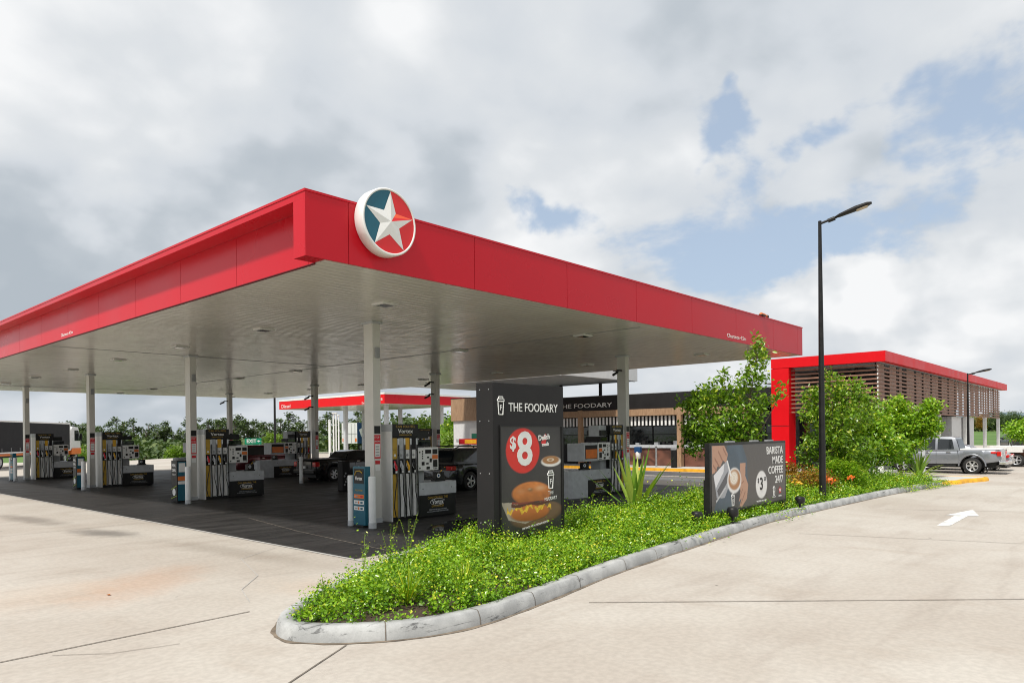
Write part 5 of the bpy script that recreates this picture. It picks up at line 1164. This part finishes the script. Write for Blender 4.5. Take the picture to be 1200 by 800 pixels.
for cx in (1.2, 7):
    for s in (-1, 1): wheel(t, cx, s*1.0, .45, s, 6)
b = MB(); b.box((9.05, -1.15, .7), (11, 1.15, 2.9), 'p_white'); b.build('cab', t, bevel=.08)
# ------------------------------------------------------------------ vegetation
def inpoly(x, y, P):
    c = np.zeros(x.shape, bool); n = len(P)
    for i in range(n):
        (x0, y0), (x1, y1) = P[i], P[(i+1) % n]
        if y0 == y1: continue
        c ^= ((y0 > y) != (y1 > y)) & (x < (x1-x0)*(y-y0)/(y1-y0)+x0)
    return c
INP = [(p[0], p[1]) for p in inner]
def fnoise(x, y, s=1.0, seed=0): return vn(np.asarray(x, float)[None]*1.0, np.asarray(y, float)[None], s, seed)[0]
def edge_d(x, y):
    d = np.full(x.shape, 9.0)
    for i in range(len(INP)):
        (x0, y0), (x1, y1) = INP[i], INP[(i+1) % len(INP)]; ex, ey = x1-x0, y1-y0; q = np.clip(((x-x0)*ex+(y-y0)*ey)/(ex*ex+ey*ey+1e-9), 0, 1)
        d = np.minimum(d, np.hypot(x-x0-q*ex, y-y0-q*ey))
    return d
def shoots(n, x0, x1, leaf, per, hb, seed):
    rng = np.random.default_rng(seed); x = rng.uniform(x0, x1, n); y = rng.uniform(-4.1, .6, n); k = inpoly(x, y, INP); x, y = x[k], y[k]
    d = edge_d(x, y); clump = .6*fnoise(x, y, 1.7, 4)+.6*fnoise(x, y, 5.0, 14); dens = .72 + .9*clump
    bare = np.exp(-((x+.9)/.55)**2-((y+3.35)/.22)**2)*.9 + np.exp(-((x-.55)/.6)**2-((y+3.30)/.20)**2)*.8 + .25*(d < .12)
    bare += np.exp(-((x-14.2)/.9)**2-((y+2.5)/.2)**2)*.9
    k = rng.random(len(x)) < np.clip(dens, .12, 1) - bare; x, y, d, clump = x[k], y[k], d[k], clump[k]
    hb = np.interp(x, [-2, 0, 2.5, 4.8, 8, 12, 26], [.32, .36, .28, .24, .34, .37, .38])
    h = hb*(.5+.5*np.clip(d/.8, 0, 1))*(1+.75*clump)*(1+.25*(y > -1.2))*rng.uniform(.45, 1.25, len(x)); lng = rng.random(len(x)) < .05; h = np.where(lng, h*rng.uniform(1.4, 1.9, len(x)), h)
    lean = rng.normal(size=(len(x), 2))*.22; m = len(x); j = np.arange(per)/(per-1)
    T = j[None, :]*.92+.08; ph = rng.random(m)[:, None]*6.28+np.arange(per)[None]*2.4
    rr = (.45+.5*rng.random((m, per)))*leaf*1.1
    cx = x[:, None]+lean[:, 0:1]*h[:, None]*T**1.6+np.cos(ph)*rr; cy = y[:, None]+lean[:, 1:2]*h[:, None]*T**1.6+np.sin(ph)*rr; cz = .11+h[:, None]*T + rng.normal(size=(m, per))*.008
    C = np.stack([cx, cy, cz], 2).reshape(-1, 3); size = np.repeat(leaf*rng.uniform(.7, 1.25, m), per)*rng.uniform(.7, 1.15, m*per)*np.tile(1-.35*j, m)
    var = .18+.30*np.tile(j, m)+rng.normal(size=m*per)*.16+np.repeat(rng.normal(size=m)*.16, per); var = np.where(rng.random(m*per) < .015, .95, var)
    dirs = np.stack([np.cos(ph), np.sin(ph), np.full(ph.shape, .35)], 2).reshape(-1, 3)
    return C, size, var, dirs
parts_ = [shoots(7600, -2.1, 4.0, .060, 13, .31, 1), shoots(9500, 4.0, 10.5, .068, 11, .33, 2), shoots(13500, 10.5, 25.6, .082, 9, .38, 3)]
C, S_, V_, Dd = [np.concatenate([p[i] for p in parts_]) for i in range(4)]
o = leafmesh('groundcover', C, S_, 'leafcover', up=.25, aspect=.72, var=V_, dirs=Dd); tag(o, 'dense low bright green groundcover filling the kerbed island', 'groundcover', kind='stuff')
# creeping runners that spill over the kerb
r_ = np.random.default_rng(8); P = []
for (x, y, n) in ((11.0, -3.05, 60), (12.2, -3.15, 30), (21.5, -3.4, 260), (23.2, -3.6, 400), (24.8, -3.75, 420), (6.6, -3.3, 25)):
    q = r_.normal(size=(n, 3))*(.45, .13, .03); q[:, 0] += x; q[:, 1] += y; q[:, 2] = .16+np.abs(q[:, 2]); q[:, 2] -= np.clip((y-.02-q[:, 1])*1.2, 0, .12); P.append(q)
o = leafmesh('creeper', np.concatenate(P), .065, 'leafcover', up=.6, aspect=.7); tag(o, 'loose creeping runners spilling over the kerb', 'creeper', kind='stuff')
def blades(b, x, y, z, n, L, w, spread, droop, m, rng, nseg=6, fold=.25):
    for i in range(n):
        a = rng.uniform(0, 2*PI); el = rng.uniform(*spread); l = L*rng.uniform(.7, 1.1); dx, dy = math.cos(a), math.sin(a); p = Vector((x, y, z)); d = Vector((dx*math.cos(el), dy*math.cos(el), math.sin(el))); vs = []; fs = []
        for k in range(nseg+1):
            t = k/nseg; ww = w*(min(1, .55+t*2.2) if t < .35 else 1-((t-.35)/.65)**1.6)*.5; sd_ = d.cross(Vector((0, 0, 1))); sd_ = sd_.normalized() if sd_.length > .01 else Vector((dy, -dx, 0)); up_ = sd_.cross(d)
            vs += [p+sd_*ww, p-up_*ww*fold, p-sd_*ww]; d = (d + Vector((0, 0, -droop/nseg))).normalized(); p = p+d*(l/nseg)
        for k in range(nseg):
            q = k*3; fs += [(q, q+1, q+4, q+3), (q+1, q+2, q+5, q+4)]
        b.add(vs, fs, m)
def plantobj(name, x, y, n, L, w, spread, droop, label, cat, seed, m='leafblade', grp=None):
    rng = random.Random(seed); b = MB(); blades(b, 0, 0, 0, n, L, w, spread, droop, m, rng); o = b.build(name, None, (x, y, .1), fix=False)
    at = o.data.attributes.new('leafvar', 'FLOAT', 'FACE'); npf = 12; v = [rng.random() for _ in range(n)]; at.data.foreach_set('value', [v[i//npf] for i in range(len(o.data.polygons))])
    return tag(o, label, cat, grp)
plantobj('agave', 9.0, -.2, 20, 1.65, .15, (.72, 1.45), .2, 'upright fan of long pointed green strap leaves in the island behind the groundcover', 'plant', 3)
plantobj('strap_plant', 27.3, -2.4, 46, 1.35, .10, (.5, 1.4), .8, 'dark strappy clump in front of the grey ute', 'plant', 5)
plantobj('strap_plant', 22.2, -1.9, 34, 1.2, .09, (.5, 1.4), .9, 'strappy leaved clump right of the clipped shrub', 'plant', 6)
plantobj('grass_tuft', -.55, -3.05, 90, .55, .012, (.9, 1.5), .55, 'fine grassy tuft near the rounded kerb nose, on the left', 'grass tuft', 7, 'leafcover'); plantobj('grass_tuft', .25, -3.2, 110, .50, .012, (.8, 1.5), .8, 'fine light green grass tuft beside the bare mulch patch', 'grass tuft', 8, 'leafcover')
plantobj('grass_tuft', 10.8, -1.0, 60, .9, .014, (.7, 1.4), .5, 'dry thin grass tuft left of the billboard', 'grass tuft', 9, 'leafcover')
def weed(x, y, h, seed, label):
    rng = np.random.default_rng(seed); t = thing('tall_weed', label, 'weed', (x, y, .1), 0, 'tall thin weeds at the back of the island'); b = MB(); P = []; D_ = []
    for k in range(5):
        a = rng.uniform(0, 6.28); l = h*rng.uniform(.6, 1); dx, dy = math.cos(a)*.22, math.sin(a)*.22; pts = [(dx*l*q**1.5, dy*l*q**1.5, l*q) for q in np.linspace(0, 1, 6)]; b.tube(pts, [.004]*5+[.002], 'leaflab2', 4)
        for q in np.linspace(.25, 1, 11): P.append((dx*l*q**1.5+rng.normal()*.02, dy*l*q**1.5+rng.normal()*.02, l*q)); 
    b.build('stem', t); leafmesh('foliage', np.array(P), .05, 'leafcover', t, up=.4, aspect=.4)
M['leaflab2'] = surf('green_stem', (.16, .24, .03), .6)
for k, (x, y, h) in enumerate(((.9, -.85, .75), (1.5, -.6, .85), (.3, -1.0, .6), (6.9, -.3, .7), (3.2, -.75, .6), (-1.3, -2.45, .45))):
    weed(x, y, h, 40+k, 'thin tall weed ' + ['left of the nearest pump, front stem of the group', 'rising in front of the nearest white pump panel', 'at the back edge above the kerb nose', 'right of the totem sign', 'at the foot of the nearest pump cabinet', 'leaning out over the kerb nose'][k])
def tree(name, x, y, z0, blobs, trunk, leaf, nleaf, mat, label, cat, seed, rt=.05, grp=None, bark='bark', aspect=.5, clus=.10, up=.2, redtips=0):
    """trunk and limbs reach every leaf blob; leaves sit in small clusters on twigs, leaving gaps"""
    rng = np.random.default_rng(seed); t = thing(name, label, cat, (x, y, z0), 0, grp); b = MB()
    b.tube([(0, 0, 0), (.02, .01, trunk*.5), (0, 0, trunk)], [rt, rt*.8, rt*.65], bark, 9); C = []; tot = sum(q[3]**2 for q in blobs)
    for (bx, by, bz, br) in blobs:
        s0 = Vector((0, 0, trunk*rng.uniform(.6, 1))); e = Vector((bx, by, bz)); mid = (s0+e)/2+Vector((0, 0, -.1*abs(bz-trunk)))
        b.tube([s0, mid, e], [rt*.5, rt*.3, rt*.12], bark, 6)
        n = int(nleaf*br*br/tot/9)+1; u = rng.normal(size=(n, 3)); u /= np.linalg.norm(u, axis=1, keepdims=True); rad = br*rng.uniform(.35, 1.12, n)**.75; K = u*rad[:, None]*(1, 1, .92)+np.array([bx, by, bz])
        for kk in K[:max(4, n//14)]: b.tube([e, (e+Vector(kk))/2+Vector((0, 0, -.02)), kk], [rt*.10, rt*.08, rt*.04], bark, 4)
        q = rng.normal(size=(n, 9, 3))*clus; C.append((K[:, None, :]+q).reshape(-1, 3))
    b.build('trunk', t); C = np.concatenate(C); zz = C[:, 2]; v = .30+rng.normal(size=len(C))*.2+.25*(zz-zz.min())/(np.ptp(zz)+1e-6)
    if redtips: v = np.where(rng.random(len(C)) < redtips, 1.0, v)
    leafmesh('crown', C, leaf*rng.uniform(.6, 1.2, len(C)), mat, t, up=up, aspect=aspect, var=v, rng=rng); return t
rb = random.Random(3)
# tree behind the billboard: open, with one high leader on its right
T1 = [(-.2, .6, 1.9, .55), (-.3, 1.0, 2.3, .5), (.1, .1, 2.3, .55), (.1, -.2, 2.0, .4), (-.3, 1.2, 2.9, .38), (.0, .8, 3.1, .40), (.1, .2, 3.0, .45), (.0, -.35, 3.5, .38), (.0, -.5, 4.1, .30), (.0, -.55, 4.5, .16), (.1, -.75, 2.9, .22), (.2, -1.1, 3.1, .12), (-.4, 1.5, 2.8, .20), (0, .5, 3.6, .18), (.2, .2, 1.5, .35), (-.3, 1.3, 1.6, .28), (0, -.4, 2.6, .3), (-.2, 1.6, 2.1, .22)]
tree('small_tree', 13.3, -1.0, .1, T1, 1.9, .155, 5600, 'leaftree', 'open leafy young tree with a tall leader, directly behind the barista billboard', 'tree', 11, .055, redtips=.01)
t = thing('tree_stake', 'grey stake beside the young tree behind the billboard', 'stake', (14.2, -1.0, .1)); b = MB(); b.tube([(0, 0, 0), (0, 0, 2.05)], .035, 'midgrey', 8); b.build('stake', t); b = MB(); b.box((-.06, -.06, 2.05), (.06, .06, 2.1), 'white'); b.build('cap', t)
T2 = [(0, -.2, 1.6, .8), (.1, .5, 1.5, .6), (-.1, -.9, 1.5, .7), (.1, .1, 2.5, .75), (-.1, .55, 2.6, .45), (0, -.9, 2.6, .6), (.1, .7, 3.2, .42), (.1, .1, 3.4, .5), (.0, -.7, 3.35, .5), (0, -.1, 3.95, .25), (.1, -1.35, 3.1, .3), (.1, .8, 1.0, .4), (0, -.3, .8, .6)]
tree('small_tree', 20.5, -1.1, .1, T2, 1.5, .16, 7800, 'leaftree', 'dense green tree behind the black lamp pole', 'tree', 12, .06, redtips=.03)
T3 = [(0, 0, 1.5, 1.0), (.1, .9, 1.8, .8), (0, -.9, 1.4, .8), (0, 0, 2.4, .8), (.1, .7, 2.6, .5), (-.1, -.6, 2.2, .6), (-.1, .2, .8, .9)]
tree('small_tree', 24.0, -1.1, .1, T3, 1.2, .18, 9000, 'leafbush', 'bright yellow green rounded bushy tree between the lamp pole and the dark trunked tree', 'tree', 13, .06, redtips=.03)
T4 = [(0, 0, 2.2, .75), (.1, .8, 2.1, .65), (0, -.8, 2.3, .65), (0, .2, 2.8, .6), (0, -1.1, 2.9, .35), (0, -.5, 1.6, .5), (0, .5, 1.4, .45), (0, 0, 1.0, .45), (0, -1.2, 2.1, .4)]
tree('small_tree', 27.2, -1.75, .14, T4, 1.6, .18, 9000, 'leafbush', 'round headed tree with dark trunk in front of the grey ute bonnet', 'tree', 14, .07, redtips=.01)
# clipped shrub and croton colours
T5 = [(.0, .0, .55, .5), (0, .5, .5, .42), (0, -.5, .5, .42), (.2, .2, .8, .3), (.1, -.3, .8, .3)]
tree('clipped_shrub', 18.9, -1.9, .1, T5, .3, .07, 9000, 'leafbush', 'low clipped yellow green shrub right of the lamp pole', 'shrub', 15, .04, aspect=.6, clus=.05, up=.6)
tree('croton_shrub', 17.0, -1.7, .1, [(0, 0, .5, .35), (0, .5, .4, .3), (.2, -.4, .45, .3)], .3, .08, 2600, 'leafred', 'reddish leaved shrub just behind the foot of the lamp pole', 'shrub', 16, .03, clus=.06)
tree('croton_shrub', 20.6, .0, .1, [(0, 0, .5, .4), (0, .5, .6, .35), (.2, -.4, .45, .3)], .3, .09, 2200, 'leafred', 'red tinged shrub behind the lamp pole, near the red pillar', 'shrub', 17, .03, clus=.06)
for k, (x, y) in enumerate(((15.9, -2.55), (16.5, -2.3), (15.0, -1.9), (17.3, -2.75))):
    t = thing('canna_flower', ['largest orange flower beside the foot of the lamp pole', 'orange flower behind the largest one by the lamp pole', 'yellow orange flowers left of the lamp pole', 'orange flower furthest right of the lamp pole'][k], 'flower', (x, y, .1), 0, 'orange flowers in the island')
    b = MB(); b.tube([(0, 0, 0), (.01, 0, .55)], .008, 'leaflab2', 5); b.build('stem', t); rr = np.random.default_rng(60+k); q = rr.normal(size=(16, 3))*(.07, .08, .045)+(0, 0, .56); b = MB()
    for c in q: a = rr.uniform(0, 6.28); w = .05; b.add([(c[0]-w*math.cos(a), c[1]-w*math.sin(a), c[2]), (c[0]+w*.4, c[1], c[2]+.04), (c[0]+w*math.cos(a), c[1]+w*math.sin(a), c[2]+.01), (c[0], c[1]+w*.3, c[2]-.03)], [(0, 1, 2, 3)], 'petal' if k != 2 else 'yellow')
    b.build('bloom', t, fix=False)

# ---- far pines behind the forecourt: a few built, then copied
def pine_parts(seed, h):
    rng = np.random.default_rng(seed); b = MB(); lean = rng.normal()*.15
    b.tube([(0, 0, 0), (lean*.4, 0, h*.5), (lean, 0, h*.93)], [.16, .12, .06], 'pinebark', 6); C = []; n = rng.integers(9, 14)
    for k in range(n):
        z = h*(.58+.38*(k+.5)/n); R0 = h*.17*(1-.35*abs((z/h-.78)/.25)); a = rng.uniform(0, 6.28); rr = R0*rng.uniform(.2, 1.1); c = Vector((lean*z/h+math.cos(a)*rr, math.sin(a)*rr, z)); b.tube([(lean*z/h, 0, z-h*.06), c], [.05, .02], 'pinebark', 4)
        m = 46; q = rng.normal(size=(m, 3)); q /= np.linalg.norm(q, axis=1, keepdims=True); q *= rng.uniform(.4, 1, (m, 1)); C.append(q*(h*.085, h*.085, h*.055)+np.array(c))
    C = np.concatenate(C); return b, C, rng
def pine(seed, h):
    b, C, rng = pine_parts(seed, h); t = thing('pine_tree', '', 'tree'); b.build('trunk', t); leafmesh('crown', C, h*.045*rng.uniform(.7, 1.3, len(C)), 'leafpine', t, up=.5, aspect=.7, rng=rng); return t
protos = [pine(100+k, h) for k, h in enumerate((9.0, 8.4, 9.4, 8.0, 7.4, 8.8))]
rr = np.random.default_rng(5); used = set()
def wherelab(u):
    for lim, s in ((35, 'left of the farthest column'), (110, 'between the truck and the third front column'), (225, 'between the third and second front columns'), (268, 'between the second front column and the rear column'), (336, 'above the green exit sign'), (372, 'behind the dark light pole'), (435, 'under the diesel canopy'), (515, 'between the nearest pump and the rear column'), (700, 'beside the white wall of the shop')):
        if u < lim: return s
    return 'far behind'
us = sorted([float(u) for u in np.concatenate([np.linspace(74, 345, 62) + rr.normal(size=62)*3, np.linspace(348, 540, 28) + rr.normal(size=28)*4])])
rows = ['tall pine of the far treeline ', 'shorter pine of the far treeline ']
seen = {}
nm = ['first', 'second', 'third', 'fourth', 'fifth', 'sixth', 'seventh', 'eighth', 'ninth', 'tenth', 'eleventh', 'twelfth', 'thirteenth', 'fourteenth', 'fifteenth', 'sixteenth', 'seventeenth', 'eighteenth'] + ['%dth' % k for k in range(19, 60)]
for i, u in enumerate(us):
    Y = rr.uniform(128, 165); x, y = cf((u-600)/836*Y, Y); k = int(rr.integers(0, 6)); z = float(terr(np.array([x]), np.array([y]))[0]); w = wherelab(u); seen[w] = seen.get(w, 0)+1
    lab = 'far pine ' + w + ', ' + nm[seen[w]-1] + ' from the left'
    o = protos[i] if i < 6 else dup(protos[k]); o.location = (x, y, z); o.rotation_euler = (0, 0, rr.uniform(0, 6.28)); s = Y/145*rr.uniform(.86, 1.08); s = s*(1.08 if 235 < u < 430 else 1.0); o.scale = (s*1.05, s*1.05, s); o['label'] = lab; o['group'] = 'pines of the far treeline'
# undergrowth in the treeline (one mass)
n = 26000; u = rr.uniform(60, 640, n); Y = rr.uniform(105, 160, n); X_ = (u-600)/836*Y; px = CAM.x+RT.x*X_+FW.x*Y; py = CAM.y+RT.y*X_+FW.y*Y; hh = 4.9+1.1*vn(u[None], Y[None]*0, .05, 3)[0]+rr.normal(size=n)*.3; z = terr(px, py)+np.clip(hh, .6, 7)*rr.uniform(.1, 1, n)**.8
tag(leafmesh('undergrowth', np.stack([px, py, z], 1), .75, 'leafpine', up=.3, aspect=.8, rng=rr), 'dark undergrowth at the foot of the far treeline', 'undergrowth', kind='stuff')
def bush(u, Y, h, r, label, mat='leaflime', n=2600, seed=1, name='bush'):
    x, y = cf((u-600)/836*Y, Y); z = float(terr(np.array([x]), np.array([y]))[0]); q = random.Random(seed)
    bl = [(q.uniform(-r, r)*.6, q.uniform(-r, r)*.6, h*q.uniform(.35, .85), r*q.uniform(.4, .6)) for _ in range(7)]; tree(name, x, y, z, bl, h*.4, .28, n, mat, label, 'bush' if name == 'bush' else 'tree', seed, .08, 'bushes and trees behind the forecourt', aspect=.7, clus=.22)
bush(207, 88, 4.0, 1.5, 'lime green young tree left of the second front column', seed=21, name='small_tree'); bush(196, 86, 2.6, 1.2, 'lower lime green bush beside the lime young tree', seed=22)
bush(158, 90, 2.6, 1.6, 'rounded green bush right of the third column pump', 'leafbush', seed=23); bush(176, 92, 1.9, 1.0, 'small yellow green bush near the pump cabinet', seed=24); bush(322, 95, 2.4, 1.3, 'pale green bush beside the exit sign', seed=25)
bush(104, 95, 4.6, 2.2, 'bright green tree behind the truck cab', seed=26, name='small_tree'); bush(92, 110, 7.2, 2.6, 'dark green tree above the front of the truck trailer', 'leafpine', seed=27, name='small_tree'); bush(540, 70, 5.0, 2.4, 'leafy tree left of the white shop wall', 'leaftree', 4200, 28, 'small_tree'); bush(528, 64, 2.0, 1.4, 'lime bush left of the white shop wall', seed=29); bush(497, 90, 4.0, 1.8, 'green tree between the pump header and the rear column', 'leaftree', 3000, 30, 'small_tree')
# right hand side: hedge line beyond the lawn
n = 9000; u = rr.uniform(1110, 1320, n); Y = rr.uniform(230, 262, n); X_ = (u-600)/836*Y; px = CAM.x+RT.x*X_+FW.x*Y; py = CAM.y+RT.y*X_+FW.y*Y; hh = 4.4+1.0*vn(u[None], Y[None]*0, .09, 6)[0]; z = terr(px, py)+np.clip(hh, .6, 8)*rr.uniform(0, 1, n)**.75
tag(leafmesh('far_wood', np.stack([px, py, z], 1), 1.1, 'leafpine', up=.3, aspect=.8, rng=rr), 'distant line of mixed bushes along the far side of the lawn', 'wood', kind='stuff')
for k, (u, Y, h, r, m, lab) in enumerate(((1170, 215, 7.4, 3.2, 'leafpine', 'dark round tree right behind the end of the slatted building'), (1152, 225, 5.0, 2.6, 'leafred', 'brownish bush seen between the two end columns'), (1186, 222, 5.2, 2.8, 'leafpine', 'bushy tree right of the round dark tree'), (1199, 75, 3.2, 1.8, 'leafbush', 'bright green tree cut by the right edge of the picture'), (1192, 210, 6.0, 2.8, 'leafpine', 'rounded tree near the right edge, in front of the blue hill'), (1146, 240, 5.6, 2.8, 'leaftree', 'green tree left of the middle end column'), (1162, 235, 5.0, 2.4, 'leafpine', 'low dark tree right of the middle end column'))):
    bush(u, Y, h, r, lab, m, 3200, 50+k, 'small_tree')
# far hill
b = MB(); prof = [(700, 0), (900, 50), (1060, 62), (1130, 74), (1175, 84), (1215, 76), (1290, 90), (1420, 60), (1600, 40), (1900, 0)]; vs = []; fs = []
for u, hgt in prof:
    for dY, q in ((0, 0), (500, .75), (900, 1), (1600, .5), (2200, 0)): x, y = cf((u-600)/836*2600*(1+dY/2600), 2600+dY); vs.append((x, y, hgt*q-2))
for i in range(len(prof)-1):
    for j in range(4): fs.append((i*5+j, (i+1)*5+j, (i+1)*5+j+1, i*5+j+1))
b.add(vs, fs, 'hill', True); tag(b.build('hills', fix=False), kind='structure')
# fallen leaf and pebbles on the slab
tag(leafmesh('fallen_leaf', np.array([[-2.55, .9, .012]]), .10, 'leafred', up=.95), 'small red brown fallen leaf on the concrete, left foreground', 'leaf')
